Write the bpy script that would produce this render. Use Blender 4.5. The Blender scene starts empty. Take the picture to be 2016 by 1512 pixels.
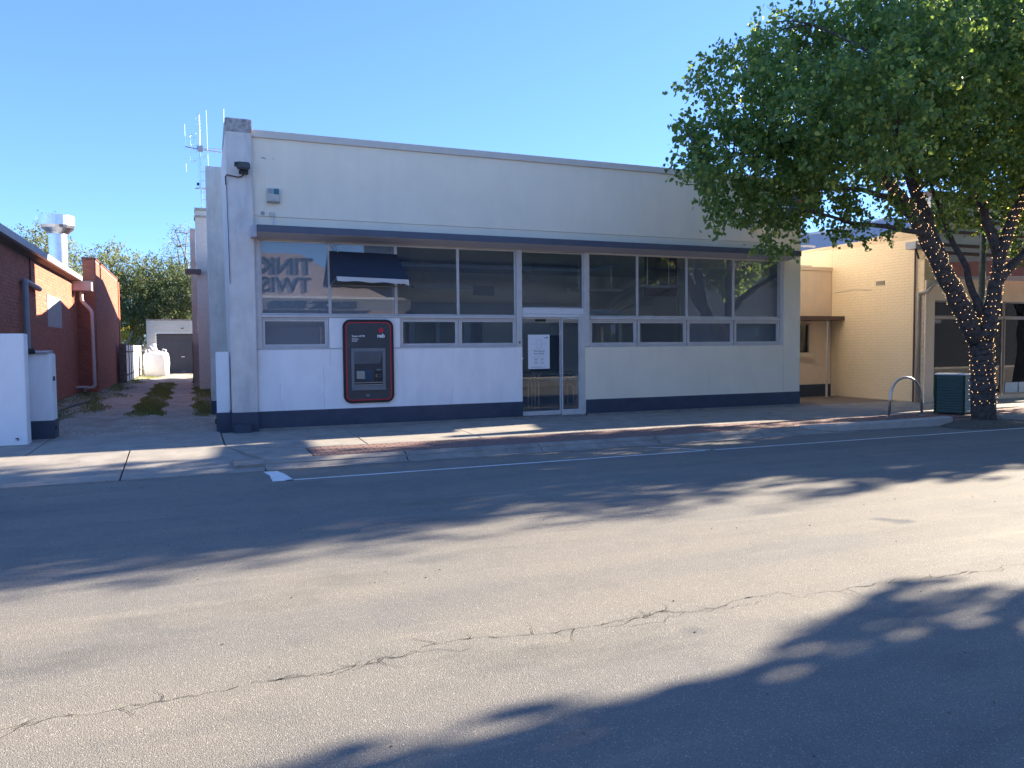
import bpy, bmesh, math, random
import numpy as np
from mathutils import Vector, Matrix, Euler
random.seed(7); rng = np.random.default_rng(7)
S = bpy.context.scene
COL = S.collection
R = math.radians

# ------------------------------------------------------------ camera
cam_d = bpy.data.cameras.new("camera"); cam = bpy.data.objects.new("camera", cam_d); COL.objects.link(cam)
yaw, pit, roll = 0.38977134, 0.0500645, -0.00836639
fw = Vector((math.sin(yaw), math.cos(yaw), 0)); rt = Vector((math.cos(yaw), -math.sin(yaw), 0)); up = Vector((0, 0, 1))
f2 = fw*math.cos(pit) - up*math.sin(pit); u2 = up*math.cos(pit) + fw*math.sin(pit)
r3 = rt*math.cos(roll) + u2*math.sin(roll); u3 = u2*math.cos(roll) - rt*math.sin(roll)
M4 = Matrix((r3, u3, -f2)).transposed().to_4x4(); M4.translation = Vector((0, 0, 1.65))
cam.matrix_world = M4
cam_d.sensor_width = 36; cam_d.lens = 27.355; cam_d.clip_end = 3000; cam_d.clip_start = 0.05
S.camera = cam
# ------------------------------------------------------------ light
SUN = Vector((1.0, 0.137, 0.40)).normalized()
sun_el = math.asin(SUN.z); sun_az = math.atan2(SUN.x, SUN.y)
W = bpy.data.worlds.new("World"); S.world = W; W.use_nodes = True
nt = W.node_tree; nt.nodes.clear()
sky = nt.nodes.new('ShaderNodeTexSky'); sky.sky_type = 'NISHITA'; sky.sun_disc = False
sky.sun_elevation = sun_el; sky.sun_rotation = sun_az
sky.air_density = 0.75; sky.dust_density = 0.1; sky.ozone_density = 4.0; sky.altitude = 1200
bg = nt.nodes.new('ShaderNodeBackground'); bg.inputs[1].default_value = 0.15
wo = nt.nodes.new('ShaderNodeOutputWorld')
tint = nt.nodes.new('ShaderNodeMix'); tint.data_type = 'RGBA'; tint.blend_type = 'MULTIPLY'; tint.inputs[0].default_value = 1
tint.inputs[7].default_value = (0.445, 0.60, 0.86, 1)
gam = nt.nodes.new('ShaderNodeGamma'); gam.inputs[1].default_value = 0.70
nt.links.new(sky.outputs[0], gam.inputs[0]); nt.links.new(gam.outputs[0], tint.inputs[6]); nt.links.new(tint.outputs[2], bg.inputs[0]); nt.links.new(bg.outputs[0], wo.inputs[0])
sl = bpy.data.lights.new("sun", 'SUN'); sl.energy = 5.0; sl.angle = R(0.53); sl.color = (1.0, 0.87, 0.69)
so = bpy.data.objects.new("sun", sl); COL.objects.link(so)
so.rotation_mode = 'QUATERNION'; so.rotation_quaternion = SUN.to_track_quat('Z', 'Y'); so.location = (30, 10, 30)
S.view_settings.view_transform = 'Standard'; S.view_settings.look = 'None'
S.view_settings.exposure = 2.27; S.view_settings.gamma = 1.0; S.view_settings.use_curve_mapping = False

# ------------------------------------------------------------ materials
MATS = {}
def nmat(name):
    m = bpy.data.materials.new(name); m.use_nodes = True; m.node_tree.nodes.clear()
    t = m.node_tree
    o = t.nodes.new('ShaderNodeOutputMaterial'); p = t.nodes.new('ShaderNodeBsdfPrincipled')
    t.links.new(p.outputs[0], o.inputs[0]); MATS[name] = m
    return m, t, p, o
def texco(t, scale=(1, 1, 1)):
    c = t.nodes.new('ShaderNodeTexCoord'); mp = t.nodes.new('ShaderNodeMapping'); mp.inputs['Scale'].default_value = scale
    t.links.new(c.outputs['Object'], mp.inputs[0]); return mp.outputs[0]
def noise(t, vec, scale, detail=3, rough=.55):
    n = t.nodes.new('ShaderNodeTexNoise'); n.inputs['Scale'].default_value = scale; n.inputs['Detail'].default_value = detail
    n.inputs['Roughness'].default_value = rough; t.links.new(vec, n.inputs['Vector']); return n.outputs['Fac']
def ramp(t, fac, a, b, ca=(0, 0, 0), cb=(1, 1, 1)):
    r = t.nodes.new('ShaderNodeValToRGB'); r.color_ramp.elements[0].position = a; r.color_ramp.elements[1].position = b
    r.color_ramp.elements[0].color = (*ca, 1); r.color_ramp.elements[1].color = (*cb, 1)
    t.links.new(fac, r.inputs[0]); return r.outputs[0]
def mix(t, fac, a, b, mode='MIX'):
    m = t.nodes.new('ShaderNodeMix'); m.data_type = 'RGBA'; m.blend_type = mode
    for i, v in ((0, fac), (6, a), (7, b)):
        if isinstance(v, (int, float)): m.inputs[i].default_value = v
        elif isinstance(v, tuple): m.inputs[i].default_value = (*v, 1)
        else: t.links.new(v, m.inputs[i])
    return m.outputs[2]
def bump(t, p, h, strength=.3, dist=.01):
    b = t.nodes.new('ShaderNodeBump'); b.inputs['Strength'].default_value = strength; b.inputs['Distance'].default_value = dist
    t.links.new(h, b.inputs['Height']); t.links.new(b.outputs[0], p.inputs['Normal'])
def simple(name, col, rough=.6, metal=0, var=.12, scale=4, bscale=60, bstr=.15, dirt=None, dirt_amt=.5, streak=False, spec=.5):
    if name in MATS: return MATS[name]
    m, t, p, o = nmat(name); v = texco(t)
    n = noise(t, v, scale, 4)
    dk = tuple(c*(1-var) for c in col); lt = tuple(min(1, c*(1+var)) for c in col)
    c = ramp(t, n, .3, .7, dk, lt)
    if dirt:
        v2 = texco(t, (1.2, 1.2, .25) if streak else (1, 1, 1))
        f = ramp(t, noise(t, v2, 2.2, 6, .65), .46, .72)
        mm = t.nodes.new('ShaderNodeMath'); mm.operation = 'MULTIPLY'; mm.inputs[1].default_value = dirt_amt; t.links.new(f, mm.inputs[0])
        c = mix(t, mm.outputs[0], c, dirt)
    t.links.new(c, p.inputs['Base Color'])
    p.inputs['Roughness'].default_value = rough; p.inputs['Metallic'].default_value = metal
    p.inputs['Specular IOR Level'].default_value = spec
    if bstr: bump(t, p, noise(t, v, bscale, 4), bstr, .006)
    return m
cream = simple('cream_render', (.90, .79, .61), .85, var=.03, scale=1.5, bscale=70, bstr=.5, dirt=(.74, .67, .57), dirt_amt=.3, streak=True)
white_r = simple('white_render', (.90, .89, .88), .8, var=.03, scale=1.5, bscale=60, bstr=.4, dirt=(.68, .68, .67), dirt_amt=.45, streak=True)
pillar_m = simple('rough_pillar_render', (.72, .67, .61), .9, var=.08, scale=3, bscale=35, bstr=1.0, dirt=(.33, .31, .30), dirt_amt=.5, streak=True)
pillar_cap = simple('lichen_render', (.36, .34, .32), .95, var=.45, scale=14, bscale=40, bstr=1.0)
white_wall = simple('fresh_white_render', (.86, .86, .86), .8, var=.02, bscale=80, bstr=.4)
navy = simple('navy_paint', (.040, .058, .092), .45, var=.15, scale=3, bscale=50, bstr=.25, dirt=(.07, .085, .13), dirt_amt=.35)
fascia_m = simple('canopy_paint', (.085, .10, .135), .5, var=.08, bstr=.05)
soffit_m = simple('soffit_paint', (.46, .44, .47), .7, var=.05, bstr=.1)
alum = simple('window_frame_alum', (.60, .58, .56), .45, metal=.1, var=.08, bstr=.05)
alum_w = simple('white_frame', (.72, .72, .72), .4, var=.04, bstr=0)
black = simple('black_plastic', (.015, .016, .018), .4, var=.1, bstr=0)
dgrey = simple('dark_grey_panel', (.055, .058, .065), .45, var=.08, bstr=0)
grey_pl = simple('grey_plastic', (.17, .185, .20), .45, var=.08, bstr=0)
red_m = simple('red_paint', (.62, .02, .05), .5, var=.05, bstr=0)
white_p = simple('white_print', (.85, .85, .85), .6, var=.01, bstr=0)
ink = simple('dark_print', (.02, .05, .06), .6, var=.05, bstr=0)
inkg = simple('grey_print', (.22, .24, .25), .6, var=.05, bstr=0)
paper = simple('paper', (.80, .82, .83), .7, var=.02, bstr=0)
concrete = simple('footpath_concrete', (.29, .265, .23), .9, var=.12, scale=2.5, bscale=90, bstr=.5, dirt=(.17, .15, .135), dirt_amt=.6)
kerb_m = simple('kerb_concrete', (.27, .245, .215), .9, var=.15, scale=4, bscale=60, bstr=.6, dirt=(.13, .12, .11), dirt_amt=.6)
steel = simple('stainless_steel', (.60, .60, .60), .28, metal=1, var=.06, bstr=.02)
galv = simple('galvanised_steel', (.66, .67, .68), .30, metal=1, var=.10, scale=9, bscale=12, bstr=.02)
grey_metal = simple('grey_painted_metal', (.30, .31, .33), .5, var=.08, bstr=.03)
pipe_w = simple('pale_pipe', (.50, .46, .45), .5, var=.06, bstr=.03)
timber = simple('weathered_timber', (.17, .145, .12), .9, var=.3, scale=9, bscale=40, bstr=.6)
fence_w = simple('white_fence_sheet', (.72, .72, .68), .6, var=.05, bstr=.1)
yellow = simple('yellow_wall_mortar', (.72, .53, .31), .85, var=.06, bscale=50, bstr=.4)
yel_r = simple('buff_render', (.84, .65, .45), .85, var=.04, bscale=50, bstr=.4, dirt=(.62, .49, .36), dirt_amt=.4, streak=True)
brown = simple('brown_trim', (.10, .06, .055), .5, var=.1, bstr=.05)
bronze = simple('bronze_frame', (.28, .24, .20), .45, metal=.2, var=.06, bstr=0)
pinkm = simple('pink_awning', (.42, .17, .15), .75, var=.07, bstr=.15)
greyband = simple('grey_cladding', (.50, .52, .56), .7, var=.05, bstr=.1)
blueroof = simple('blue_grey_roof', (.20, .27, .40), .5, var=.05, bstr=.05)
rust = simple('rusty_iron', (.10, .07, .06), .9, var=.5, scale=20, bscale=40, bstr=.6)
bagm = simple('woven_white_bag', (.62, .63, .66), .7, var=.05, bscale=8, bstr=.5)
rollerm = simple('charcoal_roller_door', (.055, .06, .075), .45, var=.1, bstr=.03)
teal = simple('teal_lens', (.01, .16, .22), .3, var=.05, bstr=0)
binm = simple('green_bin_plastic', (.018, .050, .030), .45, var=.15, bstr=.1)
cloth = simple('navy_canvas', (.024, .029, .044), .85, var=.12, bscale=80, bstr=.3)
valance = simple('white_canvas', (.58, .54, .50), .8, var=.06, bstr=.2)
wallin = simple('interior_wall', (.84, .85, .84), .8, var=.03, bstr=0)
ceilin = simple('interior_ceiling', (.50, .51, .52), .8, var=.08, bstr=0)
floorin = simple('interior_carpet', (.40, .40, .40), .95, var=.2, scale=20, bstr=0)
ductm = simple('duct_sheet', (.80, .74, .66), .5, var=.06, bstr=0)
dark_in = simple('dark_recess', (.02, .022, .028), .8, var=.1, bstr=0)
cork = simple('peach_render', (.66, .52, .48), .85, var=.06, bstr=.3)
cableblk = simple('black_cable', (.012, .012, .014), .5, var=.1, bstr=0)
soil = simple('dry_soil', (.10, .085, .065), .95, var=.4, scale=14, bscale=30, bstr=1.0)
earth = simple('far_ground', (.13, .12, .075), .95, var=.3, scale=.5, bscale=5, bstr=.5)
linep = simple('worn_white_line', (.72, .72, .70), .75, var=.15, scale=25, bscale=90, bstr=.3, dirt=(.36, .345, .32), dirt_amt=.6)
crackm = simple('crack_dark', (.018, .017, .016), 1.0, var=.3, scale=30, bstr=0)  # dark tone of the road cracks

def brickmat(name, cols, gloss=.85, dk=.75, bs=.5):
    m, t, p, o = nmat(name); v = texco(t)
    g = t.nodes.new('ShaderNodeNewGeometry'); oi = t.nodes.new('ShaderNodeObjectInfo')
    a = t.nodes.new('ShaderNodeMath'); a.operation = 'ADD'
    t.links.new(g.outputs['Random Per Island'], a.inputs[0]); t.links.new(oi.outputs['Random'], a.inputs[1])
    fr = t.nodes.new('ShaderNodeMath'); fr.operation = 'FRACT'; t.links.new(a.outputs[0], fr.inputs[0])
    r = t.nodes.new('ShaderNodeValToRGB'); e = r.color_ramp.elements
    e[0].position = 0; e[0].color = (*cols[0], 1); e[1].position = 1; e[1].color = (*cols[-1], 1)
    for i, c in enumerate(cols[1:-1]):
        k = e.new((i+1)/(len(cols)-1)); k.color = (*c, 1)
    t.links.new(fr.outputs[0], r.inputs[0])
    c = mix(t, ramp(t, noise(t, v, 9, 5), .35, .7), r.outputs[0], tuple(x*dk for x in cols[0]))
    t.links.new(c, p.inputs['Base Color']); p.inputs['Roughness'].default_value = gloss
    bump(t, p, noise(t, v, 45, 4), bs, .005)
    return m
redbrick = brickmat('red_brick', [(.38, .12, .07), (.48, .16, .09), (.42, .13, .08), (.32, .105, .075)])
redmortar = simple('brick_mortar', (.24, .15, .125), .95, var=.15, bstr=.4)
yelbrick = brickmat('painted_yellow_brick', [(.88, .67, .39), (.89, .68, .40), (.87, .66, .385)], .75, .95, .2)
creambrick = brickmat('painted_cream_brick', [(.56, .54, .48), (.60, .58, .52), (.52, .50, .44)], .8, .9)
paverm = brickmat('red_paver', [(.22, .13, .11), (.26, .15, .125), (.22, .14, .12), (.25, .16, .135)])

def asphalt():
    m, t, p, o = nmat('old_asphalt'); v = texco(t)
    vo = t.nodes.new('ShaderNodeTexVoronoi'); vo.inputs['Scale'].default_value = 150; t.links.new(v, vo.inputs['Vector'])
    vc = t.nodes.new('ShaderNodeSeparateColor'); t.links.new(vo.outputs['Color'], vc.inputs[0])
    c = ramp(t, vc.outputs[0], .0, 1., (.146, .140, .128), (.232, .223, .206))
    sp = ramp(t, vc.outputs[1], .93, .97)
    c = mix(t, sp, c, (.42, .40, .36))
    pit = ramp(t, vo.outputs['Distance'], .25, .7)
    c = mix(t, pit, c, (.145, .138, .125))
    big = ramp(t, noise(t, v, .45, 5, .6), .35, .68)
    c = mix(t, big, c, (1.12, 1.08, 1.02), 'MULTIPLY')
    med = ramp(t, noise(t, v, 2.3, 5, .6), .50, .75)
    c2 = mix(t, 1.0, c, (.84, .86, .88), 'MULTIPLY')
    c = mix(t, med, c, c2)
    # lengthwise wheel-polished bands along the road
    vs = texco(t, (.05, 1.0, 1.0))
    bnd = ramp(t, noise(t, vs, 1.6, 2), .42, .62)
    c3 = mix(t, 1.0, c, (1.14, 1.12, 1.07), 'MULTIPLY')
    c = mix(t, bnd, c, c3)
    st = ramp(t, noise(t, texco(t, (.35, 1, 1)), 1.3, 5, .6), .56, .72)
    c4 = mix(t, 1.0, c, (.74, .76, .78), 'MULTIPLY')
    c = mix(t, st, c, c4)
    gr = ramp(t, noise(t, texco(t, (.12, 1, 1)), 3.1, 4, .6), .60, .74)
    c5 = mix(t, 1.0, c, (1.22, 1.20, 1.16), 'MULTIPLY')
    c = mix(t, gr, c, c5)
    # sparse tar spots
    ts = ramp(t, noise(t, v, 1.1, 2, .4), .74, .78)
    c = mix(t, ts, c, (.09, .095, .10))
    t.links.new(c, p.inputs['Base Color']); p.inputs['Roughness'].default_value = .85
    p.inputs['Specular IOR Level'].default_value = .3
    sub = t.nodes.new('ShaderNodeMath'); sub.operation = 'SUBTRACT'; sub.inputs[0].default_value = 1
    t.links.new(vo.outputs['Distance'], sub.inputs[1])
    bump(t, p, sub.outputs[0], .55, .004)
    return m
asphalt_m = asphalt()
def gravelmat():
    m, t, p, o = nmat('lane_gravel'); v = texco(t)
    vo = t.nodes.new('ShaderNodeTexVoronoi'); vo.inputs['Scale'].default_value = 28; t.links.new(v, vo.inputs['Vector'])
    vc = t.nodes.new('ShaderNodeSeparateColor'); t.links.new(vo.outputs['Color'], vc.inputs[0])
    c = ramp(t, vc.outputs[0], 0, 1, (.30, .26, .22), (.56, .50, .43))
    c = mix(t, ramp(t, noise(t, v, 1.2, 6, .7), .42, .62), c, (.34, .28, .22))
    t.links.new(c, p.inputs['Base Color']); p.inputs['Roughness'].default_value = .95
    bump(t, p, vo.outputs['Distance'], 1.0, .03)
    return m
gravel = gravelmat()
def leafmat(name, a, b, c_, trans=.5, gloss=.45):
    m, t, p, o = nmat(name)
    g = t.nodes.new('ShaderNodeNewGeometry')
    r = t.nodes.new('ShaderNodeValToRGB'); e = r.color_ramp.elements
    e[0].color = (*a, 1); e[1].color = (*c_, 1); k = e.new(.75); k.color = (*b, 1)
    t.links.new(g.outputs['Random Per Island'], r.inputs[0])
    t.links.new(r.outputs[0], p.inputs['Base Color']); p.inputs['Roughness'].default_value = gloss
    tr = t.nodes.new('ShaderNodeBsdfTranslucent')
    h = t.nodes.new('ShaderNodeHueSaturation'); h.inputs['Hue'].default_value = .47; h.inputs['Value'].default_value = 2.4; h.inputs['Saturation'].default_value = 1.1
    t.links.new(r.outputs[0], h.inputs['Color']); t.links.new(h.outputs[0], tr.inputs[0])
    mx = t.nodes.new('ShaderNodeMixShader'); mx.inputs[0].default_value = trans
    t.links.new(p.outputs[0], mx.inputs[1]); t.links.new(tr.outputs[0], mx.inputs[2]); t.links.new(mx.outputs[0], o.inputs[0])
    return m
leaf_pear = leafmat('pear_leaves', (.06, .115, .036), (.11, .185, .048), (.27, .30, .065))
leaf_olive = leafmat('olive_leaves', (.09, .125, .05), (.13, .16, .06), (.19, .20, .085), .4, .6)
leaf_dark = leafmat('dark_leaves', (.055, .085, .038), (.08, .115, .045), (.12, .14, .06), .3, .6)
leaf_yel = leafmat('yellow_leaves', (.25, .26, .04), (.35, .33, .05), (.22, .22, .04), .45, .6)
grassm = leafmat('lawn_grass', (.09, .12, .035), (.14, .17, .05), (.22, .20, .09), .3, .7)
barkm = simple('tree_bark', (.075, .062, .055), .95, var=.4, scale=12, bscale=18, bstr=1.0)
bark_grey = simple('pale_bark', (.20, .18, .15), .95, var=.3, scale=10, bstr=.6)
def glassmat(name, tint=(.86, .90, .90), k=1.6, film=0.0, filmcol=(.3, .33, .36)):
    m, t, p, o = nmat(name); t.nodes.remove(p)
    tr = t.nodes.new('ShaderNodeBsdfTransparent'); tr.inputs[0].default_value = (*tint, 1)
    gl = t.nodes.new('ShaderNodeBsdfGlossy'); gl.inputs['Roughness'].default_value = 0.0
    fr = t.nodes.new('ShaderNodeFresnel'); fr.inputs[0].default_value = 1.5
    mm = t.nodes.new('ShaderNodeMath'); mm.operation = 'MULTIPLY'; mm.inputs[1].default_value = k; mm.use_clamp = True
    t.links.new(fr.outputs[0], mm.inputs[0])
    mx = t.nodes.new('ShaderNodeMixShader'); t.links.new(mm.outputs[0], mx.inputs[0])
    base = tr.outputs[0]
    if film:
        d = t.nodes.new('ShaderNodeBsdfDiffuse'); d.inputs[0].default_value = (*filmcol, 1)
        m2 = t.nodes.new('ShaderNodeMixShader'); m2.inputs[0].default_value = film
        t.links.new(tr.outputs[0], m2.inputs[1]); t.links.new(d.outputs[0], m2.inputs[2]); base = m2.outputs[0]
    t.links.new(base, mx.inputs[1]); t.links.new(gl.outputs[0], mx.inputs[2]); t.links.new(mx.outputs[0], o.inputs[0])
    return m
glass = glassmat('window_glass', k=1.3, film=.05, filmcol=(.42, .54, .68))  # blue diffuse film lightens the panes, a haze put into the material
glass_dirty = glassmat('dusty_window_glass', k=2.6, film=.24, filmcol=(.40, .47, .55))
glass_dark = glassmat('dark_shop_glass', tint=(.75, .78, .78), film=.06)
def emit(name, col, s):
    m, t, p, o = nmat(name); p.inputs['Base Color'].default_value = (*col, 1)
    p.inputs['Emission Color'].default_value = (*col, 1); p.inputs['Emission Strength'].default_value = s; return m
bulbm = emit('warm_led', (1.0, .60, .28), 1.2)
screenm = simple('off_screen', (.03, .07, .12), .15, var=.1, bstr=0)

# ------------------------------------------------------------ mesh helpers
class MB:
    """collects simple shapes; link() makes ONE mesh object"""
    def __init__(s): s.v = []; s.f = []
    def add(s, v, f):
        b = len(s.v); s.v += [tuple(x) for x in v]; s.f += [tuple(i+b for i in q) for q in f]; return s
    def box(s, x0, x1, y0, y1, z0, z1):
        return s.add([(x0,y0,z0),(x1,y0,z0),(x1,y1,z0),(x0,y1,z0),(x0,y0,z1),(x1,y0,z1),(x1,y1,z1),(x0,y1,z1)],
                     [(0,3,2,1),(4,5,6,7),(0,1,5,4),(1,2,6,5),(2,3,7,6),(3,0,4,7)])
    def prism(s, pts, axis, a, b):
        """pts 2-D outline (counter-clockwise or not), extruded along axis from a to b"""
        n = len(pts)
        def P(p, t):
            return (t, p[0], p[1]) if axis == 'x' else ((p[0], t, p[1]) if axis == 'y' else (p[0], p[1], t))
        v = [P(p, a) for p in pts] + [P(p, b) for p in pts]
        f = [tuple(range(n))[::-1], tuple(range(n, 2*n))] + [(i, (i+1) % n, n+(i+1) % n, n+i) for i in range(n)]
        return s.add(v, f)
    def tube(s, pts, rad, n=8, caps=True):
        pts = [Vector(p) for p in pts]; rs = rad if isinstance(rad, (list, tuple)) else [rad]*len(pts)
        v = []; f = []; prev = None
        for i, p in enumerate(pts):
            if i == 0: d = pts[1]-p
            elif i == len(pts)-1: d = p-pts[i-1]
            else: d = (pts[i+1]-p).normalized() + (p-pts[i-1]).normalized()
            d.normalize()
            if prev is None:
                a = Vector((0, 0, 1)) if abs(d.z) < .9 else Vector((1, 0, 0)); u = d.cross(a).normalized()
            else:
                u = (prev - d*prev.dot(d)).normalized()
            prev = u; w = d.cross(u)
            for k in range(n):
                an = 2*math.pi*k/n; q = p + (u*math.cos(an) + w*math.sin(an))*rs[i]; v.append(tuple(q))
        for i in range(len(pts)-1):
            for k in range(n):
                a = i*n+k; b = i*n+(k+1) % n; f.append((a, b, b+n, a+n))
        if caps:
            f.append(tuple(range(n))[::-1]); f.append(tuple(range((len(pts)-1)*n, len(pts)*n)))
        return s.add(v, f)
    def lathe(s, cx, cy, prof, n=20):
        v = []; f = []
        for r, z in prof:
            for k in range(n):
                a = 2*math.pi*k/n; v.append((cx+r*math.cos(a), cy+r*math.sin(a), z))
        for i in range(len(prof)-1):
            for k in range(n):
                a = i*n+k; b = i*n+(k+1) % n; f.append((a, b, b+n, a+n))
        f.append(tuple(range(n))[::-1]); f.append(tuple(range((len(prof)-1)*n, len(prof)*n)))
        return s.add(v, f)
    def link(s, name, m, parent=None, bevel=0, smooth=False, fix=True):
        me = bpy.data.meshes.new(name); me.from_pydata(s.v, [], s.f)
        if fix or bevel:
            bm = bmesh.new(); bm.from_mesh(me)
            bmesh.ops.recalc_face_normals(bm, faces=bm.faces)
            if bevel: bmesh.ops.bevel(bm, geom=list(bm.edges), offset=bevel, segments=2, affect='EDGES', clamp_overlap=True)
            bm.to_mesh(me); bm.free()
        if smooth:
            me.shade_smooth()
        me.materials.append(m)
        o = bpy.data.objects.new(name, me); COL.objects.link(o)
        if parent is not None: o.parent = parent
        return o
def Box(*a): return MB().box(*a)
def thing(name, label, cat, group=None, loc=(0, 0, 0)):
    o = bpy.data.objects.new(name, None); COL.objects.link(o); o['label'] = label; o['category'] = cat
    o.empty_display_size = .2
    if group: o['group'] = group
    return o
def tag(o, label, cat, group=None):
    o['label'] = label; o['category'] = cat
    if group: o['group'] = group
    return o
def struct(o): o['kind'] = 'structure'; return o
def stuff(o): o['kind'] = 'stuff'; return o
def lab(o, l): o['label'] = l; return o
def text(name, body, size, loc, rotz, m, parent, ext=.002, sx=1.0, align='LEFT', bold=0.0, shear=0):
    cu = bpy.data.curves.new(name, 'FONT'); cu.body = body; cu.size = size; cu.extrude = ext; cu.align_x = align; cu.offset = bold; cu.shear = shear
    cu.resolution_u = 3
    o = bpy.data.objects.new(name+'_tmp', cu); COL.objects.link(o)
    bpy.context.view_layer.update()
    me = bpy.data.meshes.new_from_object(o.evaluated_get(bpy.context.evaluated_depsgraph_get()))
    bpy.data.objects.remove(o); bpy.data.curves.remove(cu)
    me.materials.clear(); me.materials.append(m)
    me.transform(Matrix.Translation(loc) @ Euler((R(90), 0, rotz)).to_matrix().to_4x4() @ Matrix.Diagonal((sx, 1, 1, 1)))
    q = bpy.data.objects.new(name, me); COL.objects.link(q); q.parent = parent
    return q
def bricks(parent, m, org, u, nrm, L, H, z0, bl=.23, bh=.076, j=.010, proud=.006, n_ind=0, hole=None, top=None, name='brick', depth=.02, near=None):
    """courses of bricks standing proud of a wall face; the n_ind nearest are objects of their own, the rest one stuff part"""
    u = Vector(u).normalized(); nrm = Vector(nrm).normalized(); org = Vector(org)
    spots = []; k = 0; z = z0
    while z + bh <= z0 + H + 1e-4:
        a = -(bl+j)/2 if k % 2 else 0
        while a < L - .02:
            s0 = max(a, 0); s1 = min(a+bl, L)
            if s1 - s0 > .04:
                mid = (s0+s1)/2
                if not (hole and any(h[0] < mid < h[1] and h[2] < z+bh/2 < h[3] for h in hole)) and not (top and z+bh > top(mid)):
                    spots.append((s0, s1, z))
            a += bl + j
        z += bh + j; k += 1
    cam0 = Vector((0, 0, 1.65))
    spots.sort(key=lambda s: (org + u*((s[0]+s[1])/2) + Vector((0, 0, s[2])) - cam0).length)
    def geo(s0, s1, z, jit):
        h = proud + jit
        c = [(s0, z), (s1, z), (s1, z+bh), (s0, z+bh)]; e = .004
        ci = [(s0+e, z+e), (s1-e, z+e), (s1-e, z+bh-e), (s0+e, z+bh-e)]
        P = lambda q, d: tuple(org + u*q[0] + nrm*d + Vector((0, 0, q[1])))
        v = [P(q, -depth) for q in c] + [P(q, h-.003) for q in c] + [P(q, h) for q in ci]
        f = [(0,1,5,4),(1,2,6,5),(2,3,7,6),(3,0,4,7),(4,5,9,8),(5,6,10,9),(6,7,11,10),(7,4,8,11),(8,9,10,11)]
        return v, f
    shared = None
    o0 = len(spots)
    for i, (s0, s1, z) in enumerate(spots[:n_ind]):
        if shared is None:
            v, f = geo(-bl/2, bl/2, -bh/2, 0)
            v = [tuple(Vector(q)-org) for q in v]
            shared = bpy.data.meshes.new(name); shared.from_pydata(v, [], f); shared.materials.append(m); shared.update()
        o = bpy.data.objects.new(name, shared); COL.objects.link(o); o.parent = parent
        o.location = org + u*((s0+s1)/2) + Vector((0, 0, z+bh/2)) + nrm*random.uniform(-.001, .002)
        if (s1-s0) < bl*.98:
            k = (s1-s0)/bl
            o.scale = (1 - abs(u.x)*(1-k), 1 - abs(u.y)*(1-k), 1)
    rest = spots[n_ind:]
    if rest:
        b = MB()
        for s0, s1, z in rest: b.add(*geo(s0, s1, z, random.uniform(-.001, .002)))
        q = b.link(name+'work' if name == 'brick' else name, m, parent, fix=False)
        stuff(q)

# leaves ---------------------------------------------------------------
def leaf_mesh(name, pts, size, m, parent, droop=.5, aspect=.62, var=.3, kind_stuff=True):
    N = len(pts)
    d = rng.normal(size=(N, 3)); d[:, 2] -= droop; d /= np.linalg.norm(d, axis=1)[:, None]
    a = rng.normal(size=(N, 3)); w = np.cross(d, a); w /= np.linalg.norm(w, axis=1)[:, None]
    nn = np.cross(d, w)
    L = size*(1 + var*rng.uniform(-1, 1, N))[:, None]; Wd = L*aspect/2
    base = pts
    # 6 verts : base, tip, left1, left2, right1, right2 (folded along the rib)
    fold = .25*Wd
    v = np.stack([base, base + d*L, base + d*L*.28 + w*Wd + nn*fold, base + d*L*.68 + w*Wd*.72 + nn*fold,
                  base + d*L*.28 - w*Wd + nn*fold, base + d*L*.68 - w*Wd*.72 + nn*fold], axis=1).reshape(-1, 3)
    idx = np.arange(N)[:, None]*6
    f = np.concatenate([idx + np.array([[0, 2, 3, 1]]), idx + np.array([[0, 1, 5, 4]])], axis=1).reshape(-1)
    me = bpy.data.meshes.new(name)
    me.vertices.add(len(v)); me.vertices.foreach_set('co', v.astype(np.float32).ravel())
    me.loops.add(len(f)); me.loops.foreach_set('vertex_index', f.astype(np.int32))
    me.polygons.add(N*2); me.polygons.foreach_set('loop_start', np.arange(0, N*8, 4, dtype=np.int32))
    me.update(calc_edges=True); me.materials.append(m)
    o = bpy.data.objects.new(name, me); COL.objects.link(o); o.parent = parent
    return o
def blob_points(blobs, dens, per=16, tw=.22, shell=.55, flat=1.0):
    out = []
    for (x, y, z, r) in blobs:
        n = max(3, int(dens*r*r*per/16))
        dr = rng.normal(size=(n, 3)); dr /= np.linalg.norm(dr, axis=1)[:, None]
        rad = r*(shell + (1-shell)*rng.random(n)**.6)*(1 + .18*rng.normal(size=n))
        c = np.array([x, y, z]) + dr*rad[:, None]*np.array([1, 1, flat])
        tl = rng.normal(size=(n, 3))*.5 + dr; tl[:, 2] -= .1; tl /= np.linalg.norm(tl, axis=1)[:, None]
        s = rng.random((n, per))*tw*2
        p = c[:, None, :] + tl[:, None, :]*s[:, :, None] + rng.normal(size=(n, per, 3))*tw*.38
        out.append(p.reshape(-1, 3))
    return np.concatenate(out)

# ============================================================ GROUND
FY = 16.47                                              # street wall of the bank
struct(Box(-300, 400, -200, 500, -2.0, -.26).link('ground', earth))
road = struct(Box(-70, 160, -3.4, 12.05, -.5, -.20).link('road', asphalt_m))
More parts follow.
